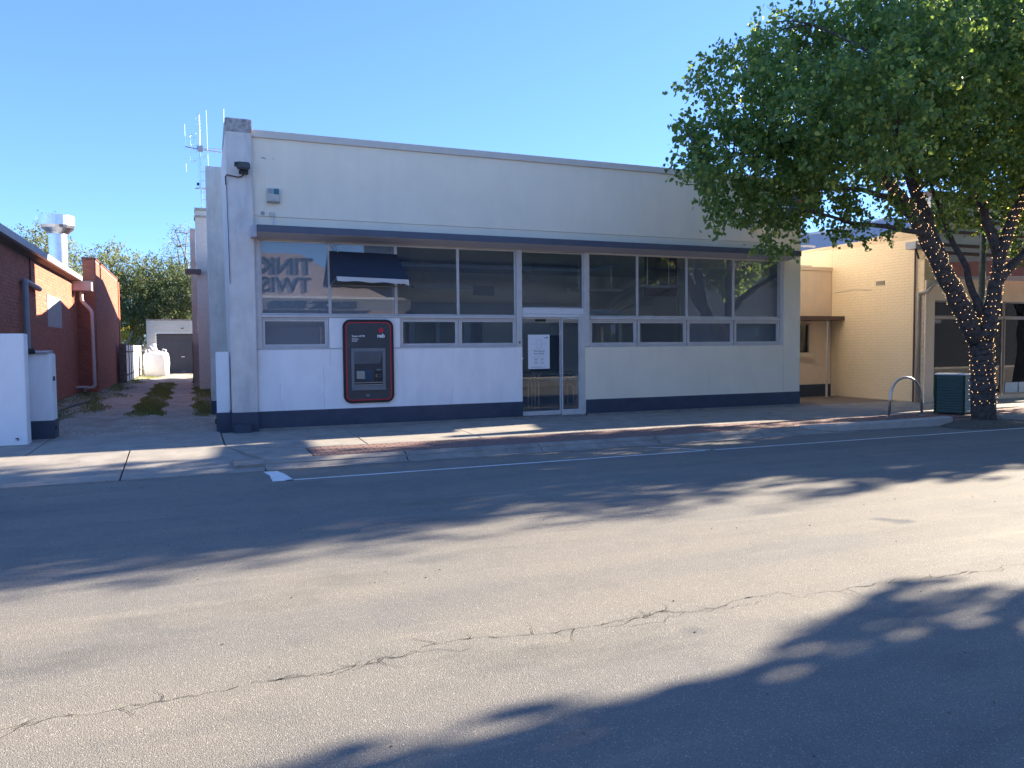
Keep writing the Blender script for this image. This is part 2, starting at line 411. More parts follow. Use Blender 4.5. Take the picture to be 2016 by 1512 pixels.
# crack along the crown of the road, with side branches and islands
def crack_path(x0, x1, yf, step=.045):
    pts = []; x = x0; off = 0
    while x < x1:
        off = off*.90 + random.gauss(0, .014)
        if random.random() < .05: off += random.choice((-1, 1))*.03
        pts.append((x, yf(x)+off)); x += step*random.uniform(.4, 1.5)
    return pts
def ribbon(b, pts, wf, z=-.196):
    v = []; n = len(pts)
    for i, (x, y) in enumerate(pts):
        x2, y2 = pts[min(i+1, n-1)]; x1, y1 = pts[max(i-1, 0)]
        dx, dy = x2-x1, y2-y1; l = math.hypot(dx, dy) or 1
        w = wf(i/(n-1))
        v += [(x-dy/l*w, y+dx/l*w, z), (x+dy/l*w, y-dx/l*w, z)]
    b.add(v, [(2*i, 2*i+1, 2*i+3, 2*i+2) for i in range(n-1)])
ck = MB()
yc = lambda x: 4.42 + .03*math.sin(x*1.7) + .02*x*(1 if x < 3 else .3) + (-.02*x if x > 4 else 0)
segs = [(-1.4, .22), (.26, 1.0), (.92, 2.2), (2.15, 4.05), (4.0, 8.8), (8.9, 14)]
for a, b_ in segs:
    pth = crack_path(a, b_, lambda x, q=random.uniform(-.02, .02): yc(x)+q)
    ph = random.uniform(0, 9)
    ribbon(ck, pth, lambda t, ph=ph: .0012 + .0052*max(0, math.sin(t*23+ph)*math.sin(t*61+ph))**1.3*random.uniform(.2, 1.6)*(1 if 0.03 < t < .97 else .3))
    for _ in range(int((b_-a)*6)):
        i = random.randrange(len(pth)-1); x, y = pth[i]; q = []
        ang = random.choice((-1, 1))*random.uniform(.3, 1.3) + random.choice((0, math.pi))
        for k in range(random.randint(3, 9)):
            q.append((x, y)); ang += random.gauss(0, .35); x += .03*math.cos(ang); y += .03*math.sin(ang)
        ribbon(ck, q, lambda t: .0022*(1-t)+.0006)
for a, b_, dy in ((2.4, 3.1, -.07), (2.55, 3.3, .06), (3.2, 3.75, -.05), (.45, .9, -.09), (1.1, 1.55, .07)):
    pth = crack_path(a, b_, lambda x: yc(x)+dy*math.sin(math.pi*(x-a)/(b_-a)), .03)
    ribbon(ck, pth, lambda t: .0014)
for _ in range(22):                                     # fine hairlines elsewhere
    x, y = random.uniform(0, 12), random.uniform(6, 11.5); q = []; ang = random.choice((0, math.pi))+random.gauss(0, .3)
    for k in range(random.randint(8, 30)):
        q.append((x, y)); ang += random.gauss(0, .12); x += .05*math.cos(ang); y += .05*math.sin(ang)
    ribbon(ck, q, lambda t: .0008)
struct(ck.link('road_crack', crackm, fix=False))
# loose grit and small stones on the road
gr = MB()
for _ in range(260):
    x, y = random.uniform(-3, 14), random.uniform(2.6, 11.8); s = random.uniform(.003, .009)
    gr.add([(x-s, y-s, -.2), (x+s, y-s*.7, -.2), (x+s*.8, y+s, -.2), (x-s*.7, y+s, -.2), (x, y, -.2+s)], [(0,1,4),(1,2,4),(2,3,4),(3,0,4)])
stuff(struct(gr.link('road_grit', soil, fix=False))); 
bpy.data.objects['road_grit']['kind'] = 'stuff'; tag(bpy.data.objects['road_grit'], 'loose grit and small stones scattered on the grey road', 'grit')
# painted lines
ln = MB()
def ztop(y): return -.196
ribbon(ln, [(1.16+i*.35, 11.10+random.gauss(0, .004)) for i in range(21)], lambda t: .035+random.uniform(-.004, .003))
ribbon(ln, [(8.35, 11.10)]+[(8.7+i*.5, 11.09-.002*i) for i in range(60)], lambda t: .035+random.uniform(-.004, .003))
ribbon(ln, [(8.28, 11.13), (8.1, 11.22), (7.95, 11.42), (7.75, 11.66), (7.5, 11.9)], lambda t: .03)
ln.add([(.93, 12.0, -.196), (1.13, 12.0, -.196), (1.2, 11.70, -.196), (1.27, 11.07, -.196), (.98, 11.07, -.196), (.99, 11.6, -.196)], [(0, 1, 2, 3, 4, 5)])
struct(ln.link('painted_line', linep, fix=False))
# footpath: slabs, each a piece of its own
foot = struct(Box(.55, 60, 12.35, 18.2, -.5, -.125).link('footpath', concrete))
def zf(y): return -.045 - .0105*(16.44-y)
def slab(par, pts, name='slab', zfun=zf, m=concrete, th=.06):
    n = len(pts); e = .008
    cx = sum(p[0] for p in pts)/n; cy = sum(p[1] for p in pts)/n
    def ins(p, d):
        l = math.hypot(p[0]-cx, p[1]-cy); return (p[0]-(p[0]-cx)/l*d, p[1]-(p[1]-cy)/l*d)
    q = [ins(p, e) for p in pts]; r = [ins(p, e+.012) for p in pts]
    v = [(x, y, zfun(y)-th) for x, y in q] + [(x, y, zfun(y)-.006) for x, y in q] + [(x, y, zfun(y)) for x, y in r]
    f = [(i, (i+1) % n, n+(i+1) % n, n+i) for i in range(n)] + [(n+i, n+(i+1) % n, 2*n+(i+1) % n, 2*n+i) for i in range(n)] + [tuple(range(2*n, 3*n))]
    return MB().add(v, f).link(name, m, par)
xs = [.52, 2.86, 5.0, 7.2] + [7.2+2.2*i for i in range(1, 22)]
for i in range(len(xs)-1):
    a, b_ = xs[i], xs[i+1]
    y0 = 14.3 if i == 0 else 13.62
    if i == 0:
        slab(foot, [(.50, 16.42), (.50, 14.35), (1.75, 13.62), (b_-.03, 13.62), (b_+.03, 16.42)])
        slab(foot, [(.52, 14.28), (1.08, 12.5), (1.75, 12.5), (1.75, 13.55)])
    else:
        slab(foot, [(a+.03, 16.42), (a-.03, y0), (b_-.03, y0), (b_+.03, 16.42)])
# manhole ring near the pillar
pit = MB().lathe(1.0, 15.95, [(.24, zf(15.95)-.02), (.24, zf(15.95)+.003), (.225, zf(15.95)+.004), (.2, zf(15.95)+.004)], 28).link('pit_cover', kerb_m, None)
tag(pit, 'round concrete pit lid set in the footpath by the tall pillar', 'pit lid')
# red paver strip
pav = struct(Box(1.76, 60, 12.56, 13.60, -.3, -.095).link('paver_strip', redmortar))
pv = []; k = 0
y = 12.57
while y < 13.58:
    x = 1.77 - (.115 if k % 2 else 0)
    while x < 30:
        x0, x1 = max(x, 1.77), x+.223
        if x1-x0 > .05: pv.append((x0, x1, y, y+.107))
        x += .230
    y += .114; k += 1
pv.sort(key=lambda q: math.hypot((q[0]+q[1])/2, q[2]))
pmesh = None; rest = MB()
def pgeo(b, x0, x1, y0, y1, z):
    e = .004
    return b.add([(x0,y0,z-.05),(x1,y0,z-.05),(x1,y1,z-.05),(x0,y1,z-.05),(x0,y0,z-.004),(x1,y0,z-.004),(x1,y1,z-.004),(x0,y1,z-.004),
           (x0+e,y0+e,z),(x1-e,y0+e,z),(x1-e,y1-e,z),(x0+e,y1-e,z)], [(0,1,5,4),(1,2,6,5),(2,3,7,6),(3,0,4,7),(4,5,9,8),(5,6,10,9),(6,7,11,10),(7,4,8,11),(8,9,10,11)])
for i, (x0, x1, y0, y1) in enumerate(pv):
    z = zf((y0+y1)/2) + random.uniform(-.002, .0015)
    if i < 300:
        if pmesh is None:
            pmesh = pgeo(MB(), -.1115, .1115, -.0535, .0535, 0).link('paver', paverm, pav); d = pmesh.data; bpy.data.objects.remove(pmesh); pmesh = d
        o = bpy.data.objects.new('paver', pmesh); COL.objects.link(o); o.parent = pav
        o.location = ((x0+x1)/2, (y0+y1)/2, z); o.scale = ((x1-x0)/.223, 1, 1)
    else: pgeo(rest, x0, x1, y0, y1, z)
stuff(rest.link('paving', paverm, pav, fix=False))
# layback kerb and gutter in cast lengths
kerb = struct(Box(1.0, 60, 12.06, 12.54, -.5, -.215).link('kerb', kerb_m))
prof = [(12.54, zf(12.54)), (12.44, zf(12.54)-.002), (12.38, -.115), (12.30, -.178), (12.24, -.197), (12.06, -.190), (12.06, -.4), (12.54, -.4)]
kx = [.98, 3.2, 5.6, 8.0, 10.4, 12.8, 15.25]
for a, b_ in zip(kx[:-1], kx[1:]):
    MB().prism(prof, 'x', a+.01, b_-.012).link('kerb_length', kerb_m, kerb, bevel=0)
for i in range(16):
    MB().prism(prof, 'x', 17.4+2.4*i, 17.4+2.4*i+2.38).link('kerb_length', kerb_m, kerb)
# raised pale kerb return around the tree
kr = MB(); cp = [(11.6, 12.45), (12.8, 12.33), (14.0, 12.24), (15.1, 12.2), (15.55, 12.25)]
v = []
for x, y in cp:
    t = (x-11.6)/4; h = .03 + .06*t
    v += [(x, y-.09, -.19), (x, y-.07, zf(12.5)+h-.03), (x, y, zf(12.5)+h*.8), (x, y+.14, zf(12.5)+h*.8), (x, y+.16, zf(12.5)-.05)]
kr.add(v, [(5*i+j, 5*i+5+j, 5*i+6+j, 5*i+1+j) for i in range(len(cp)-1) for j in range(4)] + [(0,1,2,3,4), tuple(range(20, 25))[::-1]])
kr.link('kerb_return', simple('pale_kerb', (.40, .37, .33), .85, var=.1, bstr=.5), kerb)
# soil mound round the trunk
sm = MB(); v = [(16.3, 12.0, -.09)]; n = 26
for ring, (rr, zz) in enumerate(((.45, -.10), (.8, -.145), (1.15, -.195))):
    for k in range(n):
        a = 2*math.pi*k/n; q = rr*(1+.12*math.sin(3*a+ring)+.06*random.random())
        v.append((16.3+q*math.cos(a)*1.25, 12.0+q*math.sin(a)*.72, zz+random.uniform(-.006, .006)))
f = [(0, 1+k, 1+(k+1) % n) for k in range(n)]
for r_ in range(2):
    for k in range(n):
        a = 1+r_*n+k; b_ = 1+r_*n+(k+1) % n; f.append((a, a+n, b_+n, b_))
struct(sm.add(v, f).link('tree_pit', soil, fix=True))
# driveway crossover
def zc(y): return -.055 - max(0, min(1, (14.4-y)/2.3))*.135 if y < 16.4 else -.045
cross = struct(Box(-12, .5, 12.06, 16.9, -.5, -.26).link('crossover', concrete))
def cslab(pts):
    # subdivide front edge sloping
    n = len(pts); q = pts
    v = [(x, y, zc(y)-.08) for x, y in q] + [(x, y, zc(y)) for x, y in q]
    f = [(i, (i+1) % n, n+(i+1) % n, n+i) for i in range(n)] + [tuple(range(n, 2*n))]
    return MB().add(v, f).link('slab', concrete, cross)
g = .012
cslab([(-2.50+g, 16.9), (-2.50+g, 14.42), (.48, 14.42), (.48, 16.9)])
cslab([(-4.9+g, 16.9), (-4.9+g, 14.42), (-2.50-g, 14.42), (-2.50-g, 16.9)])
cslab([(-8+g, 16.9), (-8+g, 14.42), (-4.9-g, 14.42), (-4.9-g, 16.9)])
cslab([(-1.0+g, 14.40), (-.98+g, 12.06), (.55, 12.06), (.96, 12.06), (1.0, 12.45), (.5, 14.35), (.47, 14.40)])
cslab([(-3.6+g, 14.40), (-3.6+g, 12.06), (-.98-g, 12.06), (-1.0-g, 14.40)])
cslab([(-6.2+g, 14.40), (-6.2+g, 12.06), (-3.6-g, 12.06), (-3.6-g, 14.40)])
cslab([(-9+g, 14.40), (-9+g, 12.06), (-6.2-g, 12.06), (-6.2-g, 14.40)])
# side yard slab right of the bank
yard = struct(Box(15.2, 18.9, 16.46, 40, -.4, -.055).link('side_yard', simple('brown_concrete', (.20, .15, .115), .9, var=.15, scale=2, bstr=.4)))
# gravel lane with two wheel tracks, grass between
v = []; nx, ny = 26, 120
for j in range(ny+1):
    y = 16.88 + (j/ny)**1.5*60
    for i in range(nx+1):
        x = -4.05 + i/nx*5.1
        h = .012*math.sin(x*5+y*.7)+.01*random.random()
        tr = -.03*(math.exp(-((x+1.85)/.33)**2) + math.exp(-((x+.35)/.33)**2))
        v.append((x, y, min(0, -.045+(y-16.88)*.02) + tr*min(1, (y-16.9)/2) + h*min(1, (y-16.88))))
struct(MB().add(v, [(j*(nx+1)+i, j*(nx+1)+i+1, (j+1)*(nx+1)+i+1, (j+1)*(nx+1)+i) for j in range(ny) for i in range(nx)]).link('gravel_lane', gravel, fix=False))
struct(Box(-60, -3.2, 44, 110, -.3, -.02).link('back_lot', earth))
struct(Box(-3.2, 60, 62, 110, -.3, -.03).link('rear_lot', earth))
# grass
def grass(spots, name, label):
    b_v = []; b_f = []
    for (x, y, h) in spots:
        a = random.uniform(0, 6.28); w = .012+h*.16; lx, ly = random.gauss(0, .35)*h, random.gauss(0, .35)*h
        z = -.03 if y > 19 else -.05
        n = len(b_v); b_v += [(x-w*math.cos(a), y-w*math.sin(a), z), (x+w*math.cos(a), y+w*math.sin(a), z), (x+lx, y+ly, z+h)]
        b_f.append((n, n+1, n+2))
    me = bpy.data.meshes.new(name); me.from_pydata(b_v, [], b_f); me.materials.append(grassm)
    o = bpy.data.objects.new(name, me); COL.objects.link(o); stuff(o); o['label'] = label; o['category'] = 'grass'
sp = []
def strip(xc, hw, y0, y1, n, hh=.045, ragged=.12):
    for _ in range(n):
        t = random.random()**1.4; y = y0+(y1-y0)*t
        wv = hw(y) + ragged*math.sin(y*1.9+xc)*.6 + random.gauss(0, ragged*.35)
        x = xc + random.uniform(-1, 1)*max(.02, wv)
        if y < y0+1.5 and random.random() > (y-y0)/1.5+.25*math.sin(x*9): continue
        sp.append((x, y, hh*random.uniform(.4, 1.4)))
strip(-1.12, lambda y: .36, 20.6, 40, 26000, .06)
strip(-1.9, lambda y: .55, 47, 58, 1200)
strip(.42, lambda y: .38, 20.0, 41, 16000, .06)
for _ in range(30000):
    y = 18.7+random.random()**1.5*35
    edge = -2.45 + .25*math.sin(y*1.1) + random.gauss(0, .1) if y < 44 else -2.1
    if y < 21: edge = -3.9 + (y-18.7)/2.3*1.45
    x = random.uniform(-4.0, edge)
    sp.append((x, y, .055*random.uniform(.4, 1.5)))
grass(sp, 'grass', 'short patchy grass along the gravel lane and between its wheel tracks')
# ============================================================ BANK BUILDING
bank = thing('bank_building', 'cream single storey bank building with navy base and long band of windows', 'building')
# lower street wall (left part white, right part cream), openings left free
Box(1.215, 7.035, FY, FY+.35, .0, 1.60).link('wall', white_r, bank, bevel=.012)
Box(2.665, 4.165, FY+.004, FY+.30, 1.602, 2.245).link('wall', white_r, bank)
Box(8.66, 14.62, FY, FY+.35, .0, 1.585).link('wall', cream, bank, bevel=.014)
Box(14.62, 15.17, FY+.002, FY+.348, 0.0, 5.80).link('wall', cream, bank, bevel=.006)
lab(Box(1.215, 14.618, FY+.008, FY+.35, 3.82, 4.268).link('upper_wall', cream, bank), 'lower band of the cream parapet under the joint')
lab(Box(1.215, 14.618, FY-.002, FY+.35, 4.274, 5.82).link('upper_wall', cream, bank), 'wide cream parapet wall')
Box(1.215, 15.19, FY-.045, FY+.42, 5.822, 5.965).link('parapet_cap', simple('cap_render', (.64, .58, .50), .8, var=.04, bstr=.2), bank, bevel=.006)
# navy base, proud, and concrete footing
Box(1.06, 7.032, FY-.012, FY-.001, 0.0, .345).link('plinth', navy, bank)
Box(8.668, 15.176, FY-.012, FY-.001, 0.0, .335).link('plinth', navy, bank)
ftb = MB().box(1.05, 7.03, FY-.03, FY+.3, -.09, -.002).box(8.7, 15.2, FY-.03, FY+.3, -.09, -.002)
ftb.link('footing', kerb_m, bank, bevel=.006)
# right side wall, sun side
b = MB().box(14.9, 15.168, FY+.36, 17.0, -.1, 5.78).box(14.9, 15.168, 18.95, 25.4, -.1, 5.78).box(14.9, 15.168, 17.0, 18.95, -.1, 2.1).box(14.9, 15.168, 17.0, 18.95, 3.95, 5.78)
b.link('side_wall', white_r, bank)
w_ = MB().box(15.03, 15.09, 17.0, 17.05, 2.1, 3.95).box(15.03, 15.09, 18.9, 18.95, 2.1, 3.95).box(15.03, 15.09, 17.05, 18.9, 2.1, 2.15).box(15.03, 15.09, 17.05, 18.9, 3.9, 3.95).box(15.03, 15.09, 17.95, 18.0, 2.15, 3.9).link('window', alum, bank)  # unseen window and its opening, added to let daylight into the room
Box(15.055, 15.062, 17.051, 17.949, 2.151, 3.899).link('pane', glass, w_); Box(15.055, 15.062, 18.001, 18.899, 2.151, 3.899).link('pane', glass, w_)
Box(15.172, 15.182, FY+.02, 25.4, -.05, .34).link('plinth', navy, bank)
Box(.88, 1.18, FY+.36, 25.4, -.1, 6.1).link('side_wall', cream, bank)
Box(1.18, 14.9, 24.0, 24.3, -.1, 5.6).link('back_wall', wallin, bank)
MB().box(1.18, 14.9, FY+.36, 20.6, 4.30, 4.5).box(1.18, 14.9, 22.6, 24.0, 4.30, 4.5).box(1.18, 5.0, 20.6, 22.6, 4.30, 4.5).box(12.0, 14.9, 20.6, 22.6, 4.30, 4.5).link('roof', ceilin, bank)
rl = MB().box(4.95, 12.05, 20.55, 20.6, 4.502, 4.62).box(4.95, 12.05, 22.6, 22.65, 4.502, 4.62).box(4.95, 5.0, 20.6, 22.6, 4.502, 4.62).box(12.0, 12.05, 20.6, 22.6, 4.502, 4.62).link('added_rooflight', alum, bank)  # unseen roof opening with glazing, added to bring daylight inside
Box(5.0, 12.0, 20.6, 22.6, 4.57, 4.58).link('pane', glass, rl)
# rear wing: unseen side wall, stepped so its shade falls diagonally into the lane
MB().prism([(25.42, -.1), (25.42, 4.50), (26.2, 4.55), (29.6, 5.15), (31.6, 4.95), (32.9, 5.2), (34.0, 6.1), (36.5, 6.1), (43.2, 4.8), (46.0, 4.2), (46.0, -.1)], 'x', .88, 1.18).link('rear_side_wall', creambrick, bank)
Box(1.18, 15.1, 25.42, 46, 3.9, 4.1).link('rear_roof', grey_metal, bank)
Box(14.9, 15.1, 25.42, 46, -.1, 3.9).link('rear_side_wall', creambrick, bank)
# tall rough pillar (a fin buttress) at the left corner
pl_ = MB().prism([(16.38, -.1), (16.38, 5.95), (16.44, 6.0), (18.86, 5.72), (18.9, 4.9), (18.3, 1.9), (18.05, -.1)], 'x', .72, 1.21)
pl_.link('corner_pillar', pillar_m, bank, bevel=.012)
MB().prism([(16.375, 5.86), (16.37, 6.14), (16.9, 6.17), (18.0, 5.98), (18.0, 5.80)], 'x', .717, 1.213).link('pillar_head', pillar_cap, bank, bevel=.015)
MB().box(.705, 1.212, 16.362, 16.379, -.06, .35).box(.702, .719, 16.379, 18.05, -.06, .35).link('plinth', navy, bank)
Box(.74, 1.06, 16.20, 16.361, -.08, .13).link('footing_block', navy, bank, bevel=.01)
# second buttress further down the lane
MB().prism([(20.6, -.1), (20.6, 6.08), (21.3, 6.1), (21.5, -.1)], 'x', .43, .88).link('buttress', pillar_m, bank, bevel=.01)
MB().box(.415, .88, 20.585, 20.598, -.1, .33).box(.412, .428, 20.6, 21.4, -.1, .33).link('plinth', navy, bank)
# cream brick chimney breast with brown bracket
ch = Box(.26, .88, 33.0, 33.9, -.1, 7.0).link('chimney', creambrick, bank, bevel=.01)
MB().box(.22, .9, 32.96, 33.94, 6.72, 6.80).box(.24, .9, 32.97, 33.9, 7.002, 7.10).link('chimney_band', simple('band', (.33, .31, .27), .9, var=.2), ch)
Box(.05, .26, 35.2, 35.7, -.1, 6.6).link('pier', simple('pink_cream_brick', (.55, .44, .37), .85, var=.1), bank)
Box(-.16, .42, 32.60, 32.94, 4.50, 4.68).link('bracket', brown, bank)
for zz in (1.9,): Box(.02, .06, 34.9, 35.1, zz-1.7, zz).link('downpipe', brown, bank)
# canopy
cn = MB().prism([(15.955, 3.895), (15.955, 4.03), (16.46, 4.05), (16.46, 3.83)], 'x', 1.235, 14.72)
can = cn.link('canopy', fascia_m, bank, bevel=.003)
MB().add([(1.24, 15.965, 3.888), (14.71, 15.965, 3.888), (14.71, 16.462, 3.822), (1.24, 16.462, 3.822), (1.24, 15.965, 3.892), (14.71, 15.965, 3.892), (14.71, 16.462, 3.827), (1.24, 16.462, 3.827)],
         [(0,3,2,1),(4,5,6,7),(0,1,5,4),(1,2,6,5),(2,3,7,6),(3,0,4,7)]).link('soffit', soffit_m, can)
Box(1.13, 1.232, 16.0, 16.46, 3.80, 4.02).link('bracket', soffit_m, can)
hc = MB()
for x0, z0, z1 in ((1.68, .36, .92), (2.52, .38, 1.25), (5.3, .36, .75), (9.9, 1.2, 1.57), (12.2, .36, .9), (2.66, 1.25, 1.6)):
    x = x0; z = z0; pts = []
    while z < z1: pts.append((x, z)); x += random.gauss(0, .006); z += .03
    v = []
    for i, (x, z) in enumerate(pts): v += [(x-.0018, FY-.0015, z), (x+.0018, FY-.0015, z)]
    hc.add(v, [(2*i, 2*i+1, 2*i+3, 2*i+2) for i in range(len(pts)-1)])
stuff(hc.link('hairline_cracks', simple('crack_grey', (.30, .31, .33), .9, bstr=0), bank, fix=False))
fp = MB()
for x0, z0, w, h in ((1.38, 5.42, .07, .03), (1.43, 5.41, .05, .025), (1.60, 5.42, .03, .02)):
    fp.add([(x0, FY-.004, z0), (x0+w, FY-.004, z0-.006), (x0+w*.9, FY-.004, z0+h), (x0+w*.2, FY-.004, z0+h*.8)], [(0,1,2,3)])
stuff(fp.link('flaked_paint', simple('flaked_patch', (.45, .42, .38), .9, bstr=0), bank, fix=False))
# windows ---------------------------------------------------------------
WY = FY+.09
def window(x0, x1, z0, z1, fr=.035, sash=0.0, g=glass, m=alum, rec=WY):
    b = MB(); d0, d1 = rec-.03, rec+.03
    b.box(x0, x0+fr, d0, d1, z0, z1).box(x1-fr, x1, d0, d1, z0, z1).box(x0+fr+.0005, x1-fr-.0005, d0+.002, d1-.002, z0, z0+fr).box(x0+fr+.0005, x1-fr-.0005, d0+.002, d1-.002, z1-fr, z1)
    a, c, e, h = x0+fr, x1-fr, z0+fr, z1-fr
    if sash:
        b.box(a+.004, a+sash, d0+.012, d1-.01, e+.004, h-.004).box(c-sash, c-.004, d0+.012, d1-.01, e+.004, h-.004)
        b.box(a+sash+.0005, c-sash-.0005, d0+.014, d1-.012, e+.004, e+sash).box(a+sash+.0005, c-sash-.0005, d0+.014, d1-.012, h-sash, h-.004)
        a, c, e, h = a+sash-.004, c-sash+.004, e+sash-.004, h-sash+.004
    w = b.link('window', m, bank, bevel=.003)
    Box(a+.001, c-.001, rec-.004, rec+.004, e+.001, h-.001).link('pane', g, w)
    return w
ux = [1.32, 2.70, 4.11, 5.515, 6.90]
for i in range(4): window(ux[i], ux[i+1]-.002, 2.31, 3.81, .028, g=glass_dirty if i < 2 else glass)
window(7.04, 8.64, 2.50, 3.80, .022)
ux = [8.78, 10.135, 11.575, 13.02, 14.49]
for i in range(4): window(ux[i], ux[i+1]-.002, 2.31, 3.82, .026, g=glass if i < 2 else glass_dirty)
lw = [(1.31, 2.655, glass_dirty), (4.175, 5.51, glass), (5.52, 6.90, glass)]
for a, c, gg in lw:
    w_ = window(a, c, 1.625, 2.25, .03, .045, gg, rec=WY-.012)
    if a < 2:                                           # this sash hangs slightly open, so it mirrors a little higher
        me_ = w_.children[0].data
        for vv in me_.vertices: vv.co.y += (vv.co.z-1.94)*.014
lw = [(8.79, 10.10, glass), (10.13, 11.55, glass), (11.58, 13.0, glass_dirty), (13.03, 14.50, glass_dirty)]
for a, c, gg in lw: window(a, c, 1.61, 2.24, .04, .04, gg, rec=WY-.012)
# transom rails, sills, jambs and posts
MB().box(1.30, 6.90, FY+.01, WY+.03, 2.254, 2.305).box(8.785, 14.51, FY+.01, WY+.03, 2.245, 2.305).link('transom_rail', alum, bank, bevel=.004)
MB().box(1.22, 6.902, FY-.01, WY+.02, 1.602, 1.622).box(8.78, 14.60, FY+.0, WY+.02, 1.588, 1.606).link('sill', alum, bank, bevel=.003)
MB().box(1.216, 1.316, FY+.012, WY+.03, 1.623, 3.815).link('jamb', alum, bank)
Box(14.512, 14.617, FY+.03, WY+.03, 1.61, 3.815).link('jamb', alum, bank)
MB().box(6.905, 7.032, FY+.006, WY+.04, 1.604, 3.815).link('door_post', alum, bank, bevel=.003)
MB().box(8.645, 8.775, FY+.006, WY+.04, 1.60, 3.815).box(8.535, 8.655, FY+.012, WY+.04, -.03, 2.36).link('door_post', alum, bank, bevel=.003)
MB().box(7.036, 8.64, FY+.03, WY+.03, 2.29, 2.36).box(7.036, 8.64, FY+.04, WY+.03, 2.365, 2.495).link('door_head', alum_w, bank, bevel=.003)
# door leaf and side light
def leafdoor(nm, x0, x1, y, z0, z1, st, bot, m=alum):
    b = MB().box(x0, x0+st, y-.02, y+.02, z0, z1).box(x1-st, x1, y-.02, y+.02, z0, z1).box(x0+st, x1-st, y-.019, y+.019, z0, z0+bot).box(x0+st, x1-st, y-.019, y+.019, z1-.04, z1)
    d = b.link(nm, m, bank, bevel=.003)
    Box(x0+st, x1-st, y-.004, y+.004, z0+bot, z1-.04).link('pane', glass, d); return d
dr = leafdoor('door', 7.04, 8.055, WY+.02, .0, 2.285, .026, .10, alum)
leafdoor('side_light', 8.06, 8.533, WY-.03, -.01, 2.285, .03, .13, alum)
Box(7.40, 7.66, WY-.03, WY-.002, 2.19, 2.245).link('door_sensor', black, dr)
MB().box(7.045, 7.10, WY-.02, WY-.002, 1.30, 1.38).link('lock', black, dr); Box(7.05, 7.085, WY-.024, WY-.0205, 1.315, 1.365).link('lock_face', paper, dr)
Box(6.945, 6.985, FY-.012, FY+.005, 1.68, 1.74).link('key_box', grey_pl, bank)
MB().box(7.035, 8.66, FY-.02, FY+.35, -.085, -.012).link('threshold', kerb_m, bank, bevel=.005)
# interior shell
struct(Box(1.19, 14.9, FY+.36, 24.0, -.2, -.005).link('bank_floor', floorin))
MB().box(1.19, 14.895, FY+.355, 20.6, 4.0, 4.1).box(1.19, 14.895, 22.6, 23.99, 4.0, 4.1).box(1.19, 5.0, 20.6, 22.6, 4.0, 4.1).box(12.0, 14.895, 20.6, 22.6, 4.0, 4.1).link('ceiling', ceilin, bank)
Box(1.35, 4.10, FY+.42, FY+.50, .0, 3.95).link('partition', simple('pale_partition', (.55, .57, .60), .8, var=.03, bstr=0), bank)
Box(4.102, 4.18, FY+.42, 18.6, 0, 3.95).link('partition', wallin, bank)
MB().prism([(11.95, FY+.9), (14.85, FY+.65), (14.85, FY+.75), (11.95, FY+1.0)], 'z', 0, 3.62).link('partition', simple('grey_partition', (.52, .54, .55), .8, var=.03, bstr=0), bank)
Box(11.0, 11.94, 17.5, 17.62, 2.9, 3.98).link('bulkhead', simple('maroon_bulkhead', (.10, .05, .05), .7, bstr=0), bank)
# inner office wall with glazed openings
b = MB(); y0, y1 = 23.2, 23.3
xsI = [4.5, 6.1, 6.2, 7.0, 7.15, 8.05, 8.15, 9.2, 9.35, 14.85]
b.box(4.2, 14.88, y0, y1, 2.36, 2.95).box(4.2, 14.88, y0, y1, 0, .9)
for a, c in ((4.2, 4.9), (5.6, 5.75), (6.15, 6.35), (7.0, 7.15), (7.9, 8.15), (8.95, 10.4), (12.3, 12.5)): b.box(a, c, y0, y1, .901, 2.359)
b.link('inner_wall', wallin, bank)
b = MB()
for a in (6.35, 7.0, 7.15, 7.9, 8.15): b.box(a-.02, a+.02, y0-.03, y0-.002, .9, 2.36)
b.link('inner_frame', alum_w, bank)
Box(7.5, 9.6, 20.4, 20.5, 0, 2.3).link('screen_wall', simple('screen_wall_paint', (.62, .68, .68), .7, var=.02, bstr=0), bank)
MB().box(8.9, 10.08, 17.2, 17.26, 2.40, 2.52).box(9.98, 10.08, 17.2, 17.26, 1.2, 2.398).link('inner_rail', alum_w, bank)
# things inside
duct = thing('air_duct', 'long round ceiling duct seen through the upper windows', 'duct')
MB().tube([(4.3, 20.2, 3.12), (9.4, 20.2, 3.12), (10.3, 20.2, 3.12)], .32, 20).link('duct_tube', ductm, duct, smooth=False)
for x in (5.6, 7.0, 8.4, 9.8): MB().tube([(x-.02, 20.2, 3.12), (x+.02, 20.2, 3.12)], .328, 20).link('duct_seam', ductm, duct)
Box(7.05, 7.65, 19.84, 19.90, 3.0, 3.25).link('grille', grey_metal, duct)
for x in (5.2, 8.9): MB().tube([(x, 20.2, 3.4), (x, 20.2, 4.0)], .012, 6).link('hanger', galv, duct)
for i, (a, c, l) in enumerate(((5.14, 6.62, 'leftmost hanging tube light inside, left of the window mullion'), (9.5, 11.1, 'middle hanging tube light inside, right of the door'), (12.0, 13.3, 'rightmost hanging tube light inside, near the dark bulkhead'))):
    t = thing('pendant_light', l, 'ceiling light', 'tube lights hanging inside the bank')
    yy = 19.0 if i < 2 else 17.3
    if i == 2: a, c = 10.6, 11.85
    MB().prism([(yy-.12, 3.10), (yy-.07, 3.17), (yy+.07, 3.17), (yy+.12, 3.10)], 'x', a, c).link('housing', alum_w, t)
    for x in (a+.3, c-.3): MB().tube([(x, yy, 3.17), (x, yy, 4.0)], .008, 6).link('rod', galv, t); 
